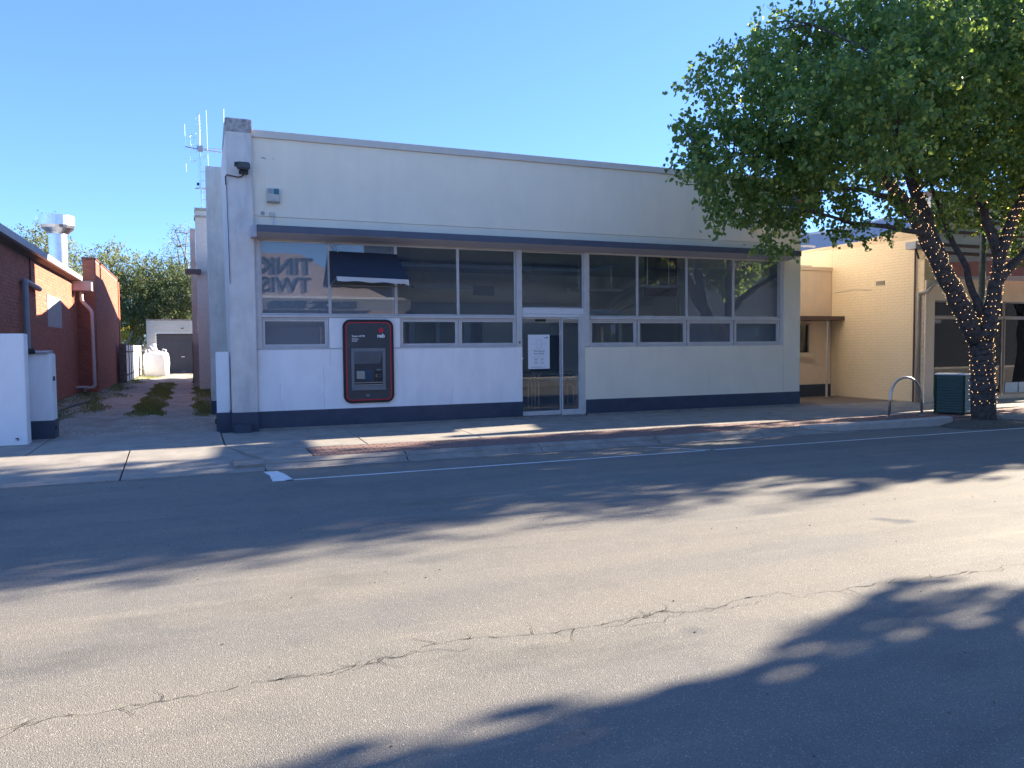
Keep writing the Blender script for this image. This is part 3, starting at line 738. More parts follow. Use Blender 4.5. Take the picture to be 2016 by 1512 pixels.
for i, (x0, x1, l) in enumerate(((7.15, 8.15, 'chrome legged bench behind the door leaf, left of the two'), (8.25, 9.3, 'chrome legged bench behind the side light, right of the two'))):
    t = thing('bench', l, 'bench', 'benches just inside the door')
    Box(x0+.06, x1-.06, 18.3, 18.7, .80, .86).link('seat', grey_pl, t, bevel=.01)
    for yy in (18.28, 18.72):
        pts = [(x0, yy, 0), (x0, yy, .84), (x0+.08, yy, .93), (x1-.08, yy, .93), (x1, yy, .84), (x1, yy, 0)]
        MB().tube(pts, .022, 8).link('leg_frame', steel, t)
cnt = thing('reception_counter', 'long low counter with a pale top seen through the door', 'counter')
Box(7.2, 9.9, 19.6, 20.1, 0, .50).link('body', simple('counter_body', (.12, .16, .20), .6, bstr=0), cnt); Box(7.15, 9.95, 19.55, 20.15, .502, .60).link('top', simple('counter_top', (.42, .37, .31), .5, bstr=0), cnt)
Box(8.5, 9.3, 19.0, 19.4, .9, 1.9).link('display_board', dark_in, None)
tag(bpy.data.objects['display_board'], 'dark display board standing behind the right side light', 'board')
for nm, x, z, sx_, sz_, l in (('notice_card', 9.42, 2.02, .13, .22, 'small white card taped inside the lower window next to the door'), ('notice_card', 13.75, 1.95, .13, .22, 'small white card inside the far right lower window')):
    o = Box(x, x+sx_, WY+.03, WY+.034, z-sz_/2, z+sz_/2).link(nm, paper, None); tag(o, l, 'card', 'cards stuck inside the windows')
# ============================================================ things on the bank front
def rrect(x0, x1, z0, z1, r, n=6):
    p = []
    for cx, cz, a0 in ((x1-r, z0+r, -90), (x1-r, z1-r, 0), (x0+r, z1-r, 90), (x0+r, z0+r, 180)):
        for k in range(n+1):
            a = R(a0+90*k/n); p.append((cx+r*math.cos(a), cz+r*math.sin(a)))
    return p
atm = thing('cash_machine', 'black cash machine panel with red outline set in the white wall', 'cash machine')
MB().prism(rrect(2.93, 4.01, .45, 2.215, .16), 'y', FY-.05, FY-.003).link('surround', black, atm, bevel=.006)
MB().prism(rrect(2.985, 3.955, .505, 2.16, .11), 'y', FY-.0545, FY-.0505).link('outline', red_m, atm)
MB().prism(rrect(3.005, 3.935, .525, 2.14, .095), 'y', FY-.059, FY-.0550).link('face_panel', dgrey, atm)
# recessed operating bay
bx0, bx1, bz0, bz1 = 3.09, 3.82, .72, 1.61
yF = FY-.059
fr = MB().box(bx0, bx0+.065, yF-.022, yF-.001, bz0, bz1).box(bx1-.065, bx1, yF-.022, yF-.001, bz0, bz1).box(bx0+.065, bx1-.065, yF-.022, yF-.001, bz1-.07, bz1).box(bx0+.065, bx1-.065, yF-.022, yF-.001, bz0, bz0+.10)
fr.link('bezel', grey_pl, atm, bevel=.004)
ix0, ix1, iz0, iz1 = bx0+.066, bx1-.066, bz0+.101, bz1-.071
Box(ix0, ix1, yF-.004, yF-.001, iz0, iz1).link('bay_back', simple('bay_grey', (.035, .04, .048), .4, bstr=0), atm)
MB().add([(ix0, yF-.02, iz1), (ix1, yF-.02, iz1), (ix1-.05, yF-.005, iz1-.26), (ix0+.0, yF-.005, iz1-.26)], [(0, 1, 2, 3)]).link('hood', simple('hood_grey', (.10, .115, .13), .4, bstr=0), atm, fix=False)
scr = MB().add([(ix0+.03, yF-.012, iz0+.13), (ix0+.37, yF-.012, iz0+.10), (ix0+.36, yF-.007, iz0+.33), (ix0+.03, yF-.007, iz0+.34)], [(0, 1, 2, 3)]).link('screen', screenm, atm, fix=False)
MB().add([(ix0+.045, yF-.0135, iz0+.145), (ix0+.22, yF-.0135, iz0+.14), (ix0+.215, yF-.0095, iz0+.305), (ix0+.045, yF-.0095, iz0+.31)], [(0, 1, 2, 3)]).link('notice', simple('beige_paper', (.33, .32, .27), .8, bstr=0), scr, fix=False)
kp = Box(ix1-.17, ix1-.02, yF-.014, yF-.0045, iz0+.10, iz0+.30).link('card_panel', black, atm)
MB().tube([(ix1-.075+.035*math.cos(a), yF-.0145, iz0+.20+.035*math.sin(a)) for a in np.linspace(0, 6.0, 14)], .004, 5).link('reader_ring', grey_pl, kp)
MB().box(ix1-.15, ix1-.125, yF-.0165, yF-.0145, iz0+.165, iz0+.24).link('slot', grey_pl, kp)
MB().box(ix1-.135, ix1-.03, yF-.0165, yF-.0145, iz0+.315, iz0+.345).link('card_slot', grey_pl, atm)
MB().box(ix0+.004, ix1-.004, yF-.021, yF-.005, iz0+.004, iz0+.022).box(ix0+.004, ix1-.004, yF-.018, yF-.005, iz0+.05, iz0+.066).link('tray_lip', simple('tray_metal', (.38, .40, .42), .3, metal=.6, bstr=0), atm)
MB().box(ix0+.004, ix1-.004, yF-.010, yF-.005, iz0+.023, iz0+.049).link('tray', black, atm)
def star(cx, cz, r, n=7, ri=.60):
    return [(cx+(r if i % 2 == 0 else r*ri)*math.sin(math.pi*i/n), cz+(r if i % 2 == 0 else r*ri)*math.cos(math.pi*i/n)) for i in range(2*n)]
MB().prism(star(3.735, 1.985, .068), 'y', yF-.005, yF-.001).link('star_emblem', red_m, atm)
text('lettering', 'nab', .115, (3.735, yF-.003, 1.835), 0, white_p, atm, align='CENTER', bold=.0035)
text('lettering', 'Smart ATM', .058, (3.115, yF-.003, 1.845), 0, white_p, atm, bold=.001)
text('lettering', 'Withdraw', .034, (3.115, yF-.003, 1.792), 0, white_p, atm, bold=.001)
text('lettering', 'Deposit', .034, (3.115, yF-.003, 1.752), 0, white_p, atm, bold=.001)
MB().prism(rrect(3.40, 3.47, .585, .635, .012), 'y', yF-.003, yF-.0008).link('maker_plate', grey_pl, atm)
# awning over the cash machine
aw = thing('awning', 'navy canvas awning with white edge above the cash machine', 'awning')
A = dict(tl=(2.69, FY-.02, 3.63), tr=(4.12, FY-.02, 3.61), fl=(2.70, FY-.76, 3.03), frr=(4.17, FY-.76, 3.00), bl=(2.69, FY-.02, 2.92), br=(4.12, FY-.02, 2.92))
nU, nV = 14, 8; v = []
for j in range(nV+1):
    for i in range(nU+1):
        s, t = i/nU, j/nV
        top = Vector(A['tl']).lerp(Vector(A['tr']), s); bot = Vector(A['fl']).lerp(Vector(A['frr']), s)
        q = top.lerp(bot, t); q.z -= .025*math.sin(math.pi*t)*math.sin(math.pi*s) + .004*math.sin(s*21)*t
        v.append(tuple(q))
cv = MB().add(v, [(j*(nU+1)+i, j*(nU+1)+i+1, (j+1)*(nU+1)+i+1, (j+1)*(nU+1)+i) for j in range(nV) for i in range(nU)]).link('canopy_cloth', cloth, aw, fix=False, smooth=True)
for k, (a_, b_, c_) in enumerate((('tl', 'fl', 'bl'), ('tr', 'frr', 'br'))):
    fl = Vector(A[b_]); low = fl - Vector((0, 0, .06))
    MB().add([A[a_], tuple(fl), tuple(low), A[c_]], [(0, 1, 2, 3)]).link('side_cloth', cloth, aw, fix=False)
v = []
for i in range(25):
    s = i/24; q = Vector(A['fl']).lerp(Vector(A['frr']), s); 
    lo = .075+.01*math.sin(s*17)+(.05 if s > .93 else 0)*(s-.93)/.07
    v += [(q.x, q.y-.012, q.z+.012), (q.x+.01, q.y-.02-.01*math.sin(s*12), q.z-lo)]
MB().add(v, [(2*i, 2*i+2, 2*i+3, 2*i+1) for i in range(24)]).link('valance', valance, aw, fix=False, smooth=True)
MB().tube([(2.71, FY-.75, 3.005), (4.16, FY-.75, 2.98)], .014).tube([(2.70, FY-.03, 2.93), (2.71, FY-.75, 3.0)], .012).tube([(4.12, FY-.03, 2.93), (4.16, FY-.75, 2.98)], .012).tube([(2.69, FY-.03, 2.92), (4.12, FY-.03, 2.92)], .012).link('frame', grey_metal, aw)
wl = MB().tube([(2.62, FY-.02, 3.80), (2.74, FY-.05, 3.80), (2.82, FY-.08, 3.72), (2.85, FY-.10, 3.60)], .012).link('conduit', grey_metal, None); tag(wl, 'thin grey conduit curving down to the navy awning', 'conduit')
# alarm box, junction box, vent, camera
al = thing('alarm_box', 'square cream alarm box with a teal lens high on the wall', 'alarm box')
Box(1.47, 1.715, FY-.09, FY-.003, 4.57, 4.83).link('housing', simple('cream_plastic', (.55, .53, .46), .5, bstr=0), al, bevel=.012)
Box(1.60, 1.70, FY-.105, FY-.091, 4.71, 4.815).link('lens', teal, al, bevel=.008)
Box(1.49, 1.585, FY-.095, FY-.091, 4.72, 4.81).link('panel', grey_metal, al)
Box(1.47, 1.715, FY-.095, FY-.01, 4.545, 4.567).link('base_strip', simple('tan_strip', (.30, .27, .23), .6, bstr=0), al)
jb = thing('junction_box', 'small cream junction box with conduit above the canopy', 'junction box')
Box(1.515, 1.605, FY-.05, FY-.003, 4.27, 4.36).link('box', simple('cream_plastic', (.5, .5, .5)), jb, bevel=.006); MB().tube([(1.575, FY-.02, 4.27), (1.575, FY-.02, 4.06)], .012).link('conduit', alum_w, jb)
vt = MB().tube([(1.39, FY-.015, 4.33), (1.39, FY-.003, 4.33)], .04, 14).link('vent_cover', simple('mauve_grey', (.36, .35, .38), .6, bstr=0), None); tag(vt, 'tiny round cover left of the junction box', 'cover')
cmr = thing('security_camera', 'dark security floodlight housing near the top of the tall pillar', 'floodlight')
Box(.90, 1.15, 16.12, 16.26, 5.12, 5.25).link('housing', dgrey, cmr, bevel=.02); Box(.86, .92, 16.14, 16.24, 5.17, 5.24).link('hinge', black, cmr)
Box(.95, 1.12, 16.26, 16.38, 5.05, 5.13).link('bracket', black, cmr, bevel=.01)
MB().tube([(1.06, 16.30, 5.08), (1.0, 16.33, 5.0), (.92, 16.345, 4.99), (.73, 16.345, 5.02), (.70, 16.345, 4.98), (.705, 16.36, 4.82)], .013).link('cable', cableblk, cmr)
MB().tube([(.715, 16.368, 4.82), (.735, 16.368, 2.9)], .007).link('cable', simple('lilac_cable', (.10, .10, .13), .6, bstr=0), cmr)
# closed notice on the door
ps = thing('door_notice', 'white paper notice saying the branch has closed, stuck on the door', 'notice')
py = WY-.006
Box(7.21, 7.76, py-.002, py, 1.09, 1.885).link('sheet', paper, ps)
y = py-.004
b = MB()
for a in ((7.435, 7.438, 1.57, 1.765), (7.549, 7.552, 1.57, 1.765), (7.435, 7.552, 1.765, 1.768), (7.435, 7.552, 1.567, 1.57), (7.27, 7.41, 1.667, 1.67), (7.575, 7.70, 1.667, 1.67), (7.53, 7.536, 1.66, 1.668)): b.box(a[0], a[1], y, y+.0015, a[2], a[3])
b.link('door_drawing', ink, ps)
text('lettering', 'This branch', .062, (7.485, y, 1.487), 0, ink, ps, ext=.0006, align='CENTER')
text('lettering', 'has closed', .062, (7.485, y, 1.428), 0, ink, ps, ext=.0006, align='CENTER')
b = MB()
for (cx, cz, n) in ((7.41, 1.325, 4), (7.57, 1.325, 4), (7.41, 1.245, 4), (7.57, 1.245, 4)):
    for k in range(n): b.box(cx-.05+.006*k, cx+.05-.008*k, y, y+.0012, cz-.012*k, cz-.012*k+.004)
b.box(7.29, 7.68, y, y+.0012, 1.365, 1.368).box(7.27, 7.68, y, y+.0012, 1.13, 1.136).box(7.27, 7.62, y, y+.0012, 1.118, 1.122)
b.link('print_lines', inkg, ps)
MB().tube([(7.69, y, 1.815), (7.69, y+.002, 1.815)], .02, 12).link('emblem', ink, ps); MB().tube([(7.63, y, 1.815), (7.63, y+.002, 1.815)], .015, 12).link('emblem', inkg, ps)
# projecting sign behind the tree
sg = thing('projecting_sign', 'dark projecting sign with a red star, half hidden by the leaves', 'sign')
Box(13.82, 13.98, 14.55, 16.15, 4.74, 5.33).link('sign_box', dgrey, sg, bevel=.01)
MB().box(13.86, 13.94, 16.15, 16.46, 4.85, 4.93).box(13.86, 13.94, 16.15, 16.46, 5.15, 5.23).link('arm', grey_metal, sg)
MB().prism(star(14.98, 5.03, .20), 'x', 13.812, 13.819).link('star_emblem', red_m, sg)
t_ = text('lettering', 'nab', .36, (13.815, 15.95, 4.93), R(-90), white_p, sg, bold=.01)
wb = Box(13.30, 13.62, 16.10, 16.46, 4.62, 4.78).link('wall_light', alum_w, None, bevel=.01); tag(wb, 'white box light on the wall below the projecting sign', 'wall light')
# ============================================================ LEFT SIDE
ww = thing('rendered_wall', 'smooth fresh white rendered wall at the left edge', 'wall')
Box(-9, -2.745, 16.05, 16.40, -.10, 1.925).link('wall_body', white_wall, ww, bevel=.012)
MB().box(-2.93, -2.88, 16.03, 16.048, .06, .075).box(-2.90, -2.885, 16.035, 16.049, .03, .06).link('wall_mark', black, ww)
gp = thing('gate_pillar', 'short cream pillar with navy base between white wall and lane', 'gate pillar', 'low gate pillars at the lane mouth')
Box(-2.83, -2.45, 16.85, 17.35, -.10, 1.56).link('shaft', white_r, gp, bevel=.015)
MB().box(-2.835, -2.436, 16.836, 16.849, -.1, .30).box(-2.449, -2.434, 16.85, 17.35, -.1, .30).link('base', navy, gp)
MB().prism([(16.80, 1.562), (16.80, 1.60), (17.38, 1.62), (17.38, 1.562)], 'x', -2.86, -2.49).link('cap', grey_metal, gp)
MB().tube([(-2.93, 16.78, 1.60), (-2.70, 16.80, 1.615)], .055, 10).link('lamp_stub', black, gp)
MB().box(-2.44, -2.41, 16.9, 16.94, 1.05, 1.13).box(-2.44, -2.41, 16.9, 16.94, .12, .2).link('hinge', rust, gp)
gp2 = thing('gate_pillar', 'short cream pillar stub with navy base against the tall corner pillar', 'gate pillar', 'low gate pillars at the lane mouth')
Box(.445, .69, 16.72, 17.1, -.10, 1.56).link('shaft', white_r, gp2, bevel=.015)
MB().box(.43, .70, 16.705, 16.719, -.1, .335).box(.427, .443, 16.72, 17.1, -.1, .335).link('base', navy, gp2)
MB().box(.40, .425, 16.8, 16.84, .10, .2).link('hinge', rust, gp2)
# red brick building
rb = thing('brick_building', 'red brick building with metal gutter along the left of the lane', 'building')
Box(-16, -3.915, 17.2, 33.0, -.1, 4.05).link('wall', redmortar, rb)
bricks(rb, redbrick, (-3.915, 17.2, 0), (0, 1, 0), (1, 0, 0), 15.8, 3.95, .02, n_ind=60, hole=[(9.2, 12.1, 2.3, 3.3)], proud=.008)
Box(-3.93, -3.895, 26.5, 29.2, 2.31, 3.26).link('blanked_window', simple('grey_infill', (.36, .33, .30), .9, var=.06, bstr=.3), rb)
MB().prism([(-3.93, 4.06), (-3.93, 4.09), (-3.70, 4.12), (-3.70, 4.09)], 'y', 17.0, 33.05).link('eave_board', timber, rb)
gt = MB().prism([(-3.74, 4.10), (-3.74, 4.26), (-3.725, 4.26), (-3.725, 4.12), (-3.62, 4.12), (-3.60, 4.26), (-3.59, 4.26), (-3.605, 4.10)], 'y', 17.0, 32.2)
gt.link('gutter', grey_metal, rb)
b = MB()
x = -3.74; 
pts = []
nC = 90
v = []
for i in range(nC*4+1):
    yy = 17.0 + i*(16.05/(nC*4)); zz = .02*math.sin(i*math.pi/2)
    v += [(-3.74, yy, 4.24+zz), (-12, yy, 4.95+zz)]
MB().add(v, [(2*i, 2*i+2, 2*i+3, 2*i+1) for i in range(nC*4)]).link('roof', grey_metal, rb, fix=False)
MB().tube([(-3.80, 24.6, 3.28), (-3.80, 22.65, 3.36), (-3.80, 22.65, .1)], .075, 8).link('conduit', grey_metal, rb)
MB().tube([(-3.88, 23.9, 3.35), (-3.88, 23.9, 4.05)], .02, 6).link('conduit', simple('dark_red_pipe', (.13, .05, .045), .7, bstr=0), rb)
b = MB().box(-3.95, -3.30, 31.85, 32.35, 3.74, 3.76).box(-3.95, -3.30, 31.83, 31.85, 3.74, 4.06).box(-3.95, -3.30, 32.35, 32.37, 3.74, 4.06).box(-3.31, -3.29, 31.85, 32.35, 3.74, 4.06).box(-3.95, -3.26, 31.81, 31.828, 4.03, 4.07)
rh = b.link('rainwater_head', simple('rainhead_metal', (.42, .38, .37), .5, metal=.2, bstr=.05), rb)
MB().tube([(-3.64, 32.1, 3.75), (-3.64, 32.1, 3.42), (-3.60, 32.1, 3.33), (-3.37, 32.1, 3.06), (-3.33, 32.1, 2.96), (-3.31, 32.1, .32), (-3.36, 32.1, .24), (-3.62, 32.1, .20), (-3.64, 32.1, .08)], .062, 10).link('downpipe', pipe_w, rb, smooth=True)
MB().tube([(-3.95, 32.0, .25), (-3.5, 32.0, .25)], .045, 8).link('downpipe', pipe_w, rb)
# return and fire wall
Box(-4.4, -3.285, 33.05, 33.35, -.1, 4.2).link('return_wall', redmortar, rb)
Box(-3.68, -3.285, 33.36, 42.8, -.1, 5.0).link('fire_wall', redmortar, rb)
Box(-3.68, -3.285, 33.05, 33.358, 4.2, 5.0).link('fire_wall', redmortar, rb)
bricks(rb, redbrick, (-4.4, 33.05, 0), (1, 0, 0), (0, -1, 0), 1.115, 4.1, .02, n_ind=230, proud=.008)
bricks(rb, redbrick, (-3.68, 33.05, 0), (1, 0, 0), (0, -1, 0), .395, .78, 4.22, n_ind=20, proud=.008)
bricks(rb, redbrick, (-3.285, 33.07, 0), (0, 1, 0), (1, 0, 0), 9.7, 4.97, .02, n_ind=0, proud=.008, name='brick')
MB().box(-3.72, -3.26, 33.0, 42.85, 5.002, 5.05).link('coping', simple('coping_brick', (.20, .07, .055), .9, var=.2), rb)
Box(-3.45, -3.24, 42.82, 43.2, -.1, 4.9).link('end_pier', redbrick, rb)
# exhaust flue
fl = thing('exhaust_flue', 'shiny galvanised exhaust flue with wide cowl above the brick building', 'flue')
MB().lathe(-4.30, 32.0, [(.30, 4.2), (.30, 5.72)], 28).link('duct', galv, fl, smooth=False)
MB().lathe(-4.30, 32.0, [(.31, 5.69), (.31, 5.72), (.36, 5.78), (.52, 5.92), (.555, 6.02), (.56, 6.36), (.52, 6.37), (.45, 6.30)], 28).link('cowl', galv, fl)
b = MB()
for k in range(9): b.lathe(-4.30, 32.0, [(.304, 4.4+k*.16), (.304, 4.408+k*.16)], 24)
b.link('seam', galv, fl)
vp = MB().tube([(-5.1, 25, 4.3), (-5.1, 25, 5.05)], .05, 10).link('vent_pipe', alum_w, None); tag(vp, 'short white vent pipe on the roof at the far left', 'pipe')
# fence down the lane
fn = thing('lane_fence', 'white sheet fence with grey battens beyond the brick wall', 'fence')
Box(-3.16, -2.87, 41.0, 41.12, 0, 1.86).link('end_panel', timber, fn)
ys = [41.15+i*1.45 for i in range(9)]
for a in ys: Box(-2.90, -2.875, a+.02, a+1.42, .06, 1.80).link('panel', fence_w, fn)
for a in ys[1:]: Box(-2.874, -2.84, a-.02, a+.03, 0, 1.84).link('batten', timber, fn)
MB().box(-2.874, -2.845, 41.15, 54, .35, .42).box(-2.874, -2.845, 41.15, 54, 1.45, 1.52).link('rail', timber, fn)
fn2 = thing('picket_fence', 'grey timber paling fence behind the white bulk bag', 'fence')
for i in range(16): Box(-4.4+i*.115, -4.31+i*.115, 53.5, 53.53, 0, 1.78+.03*math.sin(i*3)).link('paling', timber, fn2)
# bulk bag
bg_ = thing('bulk_bag', 'big white woven bulk bag standing before the roller door', 'bag')
v = []; n = 28; lv = [(.60, 0), (.68, .12), (.71, .4), (.72, .75), (.71, 1.0), (.70, 1.2), (.67, 1.30), (.60, 1.36), (.36, 1.41), (.16, 1.48)]
for k, (r_, z) in enumerate(lv):
    for i in range(n):
        a = 2*math.pi*i/n; sq = 1/max(abs(math.cos(a)), abs(math.sin(a))); q = r_*(.15+.85*min(sq, 1.32)) * (1+.02*math.sin(9*z+a*2)+.012*random.random())
        v.append((-1.96+q*math.cos(a), 50.6+q*math.sin(a), z+.02*math.sin(a*3)*(1 if k > 5 else 0)))
f = [(k*n+i, k*n+(i+1) % n, (k+1)*n+(i+1) % n, (k+1)*n+i) for k in range(len(lv)-1) for i in range(n)] + [tuple(range((len(lv)-1)*n, len(lv)*n))]
MB().add(v, f).link('sack', bagm, bg_, smooth=True)
MB().tube([(-2.0, 50.5, 1.42), (-2.05, 50.45, 1.65), (-2.12, 50.4, 1.84)], [.20, .13, .20], 10).link('neck', bagm, bg_, smooth=True)
for sx, sy in ((-1, -1), (1, -1), (1, 1), (-1, 1)):
    MB().tube([(-1.96+sx*.5, 50.6+sy*.5, 1.25), (-1.96+sx*.55, 50.6+sy*.4, 1.52), (-1.96+sx*.38, 50.6+sy*.3, 1.58), (-1.96+sx*.3, 50.6+sy*.5, 1.34)], .03, 6).link('lifting_loop', bagm, bg_)
# garage
ga = thing('garage', 'white painted brick garage with charcoal roller door at the lane end', 'garage')
MB().box(-2.60, -2.06, 54.02, 54.3, -.1, 3.40).box(-2.055, 1.25, 54.02, 54.3, 2.56, 3.40).box(1.255, 3.0, 54.02, 54.3, -.1, 3.40).link('wall', simple('garage_mortar', (.42, .40, .36), .9), ga)
bricks(ga, creambrick, (-2.60, 54.02, 0), (1, 0, 0), (0, -1, 0), 5.6, 3.38, .0, n_ind=0, hole=[(.50, 3.9, -1, 2.56)], proud=.008)
MB().box(-2.62, 3.02, 53.98, 54.32, 3.402, 3.46).link('coping', simple('stained_coping', (.28, .22, .19), .9, var=.5, scale=12), ga)
Box(-2.6, -2.4, 54.3, 60, 0, 3.4).link('wall', creambrick, ga)
v = []; ns = 66
for i in range(ns+1):
    z = .0 + i*2.56/ns; yy = 54.12 + (.012 if i % 2 else -.012); v += [(-2.05, yy, z), (1.25, yy, z)]
rd = MB().add(v, [(2*i, 2*i+1, 2*i+3, 2*i+2) for i in range(ns)]).link('roller_door', rollerm, ga, fix=False)
Box(-.62, -.42, 54.06, 54.10, 1.05, 1.10).link('handle', alum_w, rd)
Box(-.66, -.40, 54.05, 54.10, .10, .13).link('handle', grey_metal, rd)
MB().box(-2.11, -2.056, 53.98, 54.018, 0, 2.6).box(-2.055, 1.25, 53.98, 54.018, 2.562, 2.61).link('door_frame', alum_w, ga)
MB().lathe(-.53, 53.95, [(.07, 2.86), (.09, 2.88), (.07, 2.9)], 10).link('lamp', black, ga)
po = thing('timber_post', 'weathered timber gate post standing at the right of the lane', 'post')
Box(.20, .40, 38.5, 38.62, -.05, 1.93).link('post_body', timber, po, bevel=.01); Box(.42, .47, 38.7, 38.75, .2, 1.4).link('gate_hinge', rust, po)
lg = MB().tube([(-3.4, 22.3, .03), (-3.15, 24.8, .05), (-3.0, 27.5, .04)], .05, 8).link('timber_edging', timber, None); tag(lg, 'old timber edging lying in the grass beside the brick wall', 'timber')
# antenna on the chimney
an = thing('roof_antenna', 'tall radio mast with folded dipoles and whips above the chimney', 'antenna')
AY = 33.45
MB().tube([(.53, AY, 7.0), (.50, AY, 9.6)], .035, 8).link('mast', galv, an)
def aerial(nm, pts, r=.018): MB().tube(pts, r, 6).link(nm, galv, an)
aerial('crossarm', [(-.04, AY, 9.53), (.45, AY, 9.46)], .022); aerial('crossarm', [(.55, AY, 9.46), (1.40, AY, 9.40)], .022); aerial('crossarm', [(.6, AY+.3, 9.56), (1.36, AY+.3, 9.60)], .018)
aerial('whip', [(-.03, AY, 10.39), (-.01, AY, 8.55)], .022); aerial('whip', [(.77, AY, 11.0), (.80, AY, 8.6)], .02); aerial('whip', [(1.43, AY, 11.13), (1.38, AY, 9.0)], .022)
def dipole(x, w, z0, z1):
    aerial('folded_dipole', [(x, AY, z0), (x, AY, z1), (x+w, AY, z1), (x+w, AY, z0), (x, AY, z0)], .013)
dipole(.40, .12, 9.5, 10.8); dipole(.18, .10, 8.95, 10.0); dipole(.28, .09, 9.0, 9.9); dipole(.62, .10, 7.9, 9.2); dipole(.76, .08, 7.1, 8.4); dipole(.44, .08, 8.0, 9.1)
for z in (8.6, 8.25, 7.8, 7.5): aerial('strut', [(.52, AY, z), (.86, AY, z)], .012)
aerial('crossarm', [(.30, AY, 7.93), (.85, AY, 7.96)], .03)
Box(.42, .62, AY-.08, AY+.08, 9.38, 9.6).link('clamp', grey_metal, an); Box(.36, .46, AY-.05, AY+.05, 8.05, 8.15).link('clamp', black, an)
# ============================================================ RIGHT SIDE
ex = thing('rear_annex', 'buff rendered annex with small porch between bank and yellow wall', 'building')
Box(15.2, 18.84, 19.1, 24, -.1, 3.90).link('wall', yel_r, ex)
Box(15.2, 18.86, 19.06, 24, 3.902, 4.02).link('parapet_cap', yel_r, ex, bevel=.01)
Box(15.2, 18.84, 19.085, 19.098, -.1, .33).link('base', navy, ex)
Box(15.2, 19.0, 18.55, 19.08, 2.33, 2.46).link('porch_roof', brown, ex, bevel=.006)
MB().tube([(18.22, 18.62, -.05), (18.22, 18.62, 2.33)], .035, 10).link('porch_post', simple('cream_post', (.5, .45, .38), .6, bstr=0), ex)
wn = MB().box(17.0, 17.9, 19.0, 19.09, 2.2, 2.24).box(17.86, 17.9, 19.04, 19.09, 1.34, 2.2).link('window', bronze, ex)
Box(17.0, 17.86, 19.06, 19.07, 1.34, 2.2).link('pane', glass_dark, wn); Box(17.0, 17.86, 19.075, 19.09, 1.34, 2.2).link('curtain', simple('dark_curtain', (.10, .09, .09), .9, bstr=0), wn)
Box(16.9, 18.02, 18.98, 19.09, 1.18, 1.335).link('sill', yel_r, wn, bevel=.006)
vp = thing('roof_vent', 'white twin pipe vent with flat tray on the annex roof', 'vent')
MB().tube([(17.75, 19.6, 4.05), (17.75, 19.6, 4.75)], .04).tube([(17.95, 19.6, 4.05), (17.95, 19.6, 4.75)], .04).link('pipe', alum_w, vp)
Box(17.5, 18.3, 19.4, 19.8, 4.03, 4.10).link('tray', galv, vp); Box(16.9, 18.6, 19.55, 19.62, 4.70, 4.76).link('arm', alum_w, vp)
yb = thing('yellow_shop', 'yellow painted brick shop with glazed front and pink awning panel', 'shop')
Box(18.855, 19.2, 15.72, 34, -.1, 4.62).link('side_wall', yellow, yb)
MB().prism([(15.72, 4.621), (15.72, 4.90), (16.6, 4.84), (17.9, 4.70), (34, 4.66), (34, 4.621)], 'x', 18.84, 19.2).link('side_coping', yellow, yb)
bricks(yb, yelbrick, (18.855, 19.08, 0), (0, -1, 0), (-1, 0, 0), 3.35, 4.60, -.03, n_ind=300, proud=.0035, j=.007)
bricks(yb, yelbrick, (18.855, 28.0, 0), (0, -1, 0), (-1, 0, 0), 8.9, .66, 3.94, n_ind=0, proud=.0035, j=.007)
Box(18.83, 18.85, 17.05, 17.35, 3.32, 3.44).link('air_brick', simple('air_brick', (.30, .24, .17), .9, bstr=0), yb)
MB().tube([(18.80, 15.98, -.05), (18.80, 15.98, 4.3)], .025, 8).link('conduit', brown, yb)
MB().tube([(19.3, 15.62, 3.4), (18.86, 15.62, 3.02), (18.80, 15.84, 3.0), (18.80, 15.84, -.05)], .055, 10).link('downpipe', simple('buff_pipe', (.46, .37, .27), .6, bstr=0), yb, smooth=True)
Box(18.55, 18.84, 15.75, 16.1, 4.22, 4.42).link('eave_box', grey_metal, yb, bevel=.01); MB().tube([(18.70, 15.9, 4.22), (18.74, 15.85, 4.05), (18.78, 15.85, 3.95)], .03, 6).link('bracket', black, yb)
MB().tube([(18.83, 17.5, 3.2), (18.84, 18.2, 3.25), (18.84, 19.0, 3.2)], .006, 5).link('cable', brown, yb)
# shop front
Box(18.86, 19.215, 15.66, 15.718, -.1, 3.35).link('pier', yel_r, yb, bevel=.01)
Box(19.22, 30, 15.72, 15.80, 2.81, 3.42).link('fascia', yel_r, yb)
Box(19.22, 30, 15.70, 16.0, -.1, .06).link('stall_riser', yel_r, yb)
def shopwin(x0, x1, z0, z1, nm='window'):
    f_ = .045
    w = MB().box(x0, x0+f_, 15.72, 15.78, z0, z1).box(x1-f_, x1, 15.72, 15.78, z0, z1).box(x0+f_, x1-f_, 15.722, 15.778, z0, z0+f_).box(x0+f_, x1-f_, 15.722, 15.778, z1-f_, z1).link(nm, bronze, yb, bevel=.003)
    Box(x0+f_, x1-f_, 15.746, 15.754, z0+f_, z1-f_).link('pane', glass_dark, w); return w
for a, c in ((19.22, 21.0), (21.01, 22.1), (22.11, 24.4), (24.41, 27.0)): shopwin(a, c, 2.33, 2.80)
shopwin(19.22, 21.0, .065, 2.32)
d_ = shopwin(21.04, 22.08, .065, 2.32, 'door'); MB().tube([(21.95, 15.66, .9), (21.95, 15.66, 1.3)], .015, 6).link('handle', steel, d_); MB().box(21.3, 21.42, 15.735, 15.745, 1.0, 1.16).link('sticker', paper, d_)
w3 = shopwin(22.15, 24.4, .065, 2.32); shopwin(24.41, 27.0, .065, 2.32)
Box(22.45, 24.3, 15.80, 15.81, 1.12, 2.2).link('banner', simple('banner_white', (.50, .56, .56), .7, bstr=0), w3)
b = MB(); 
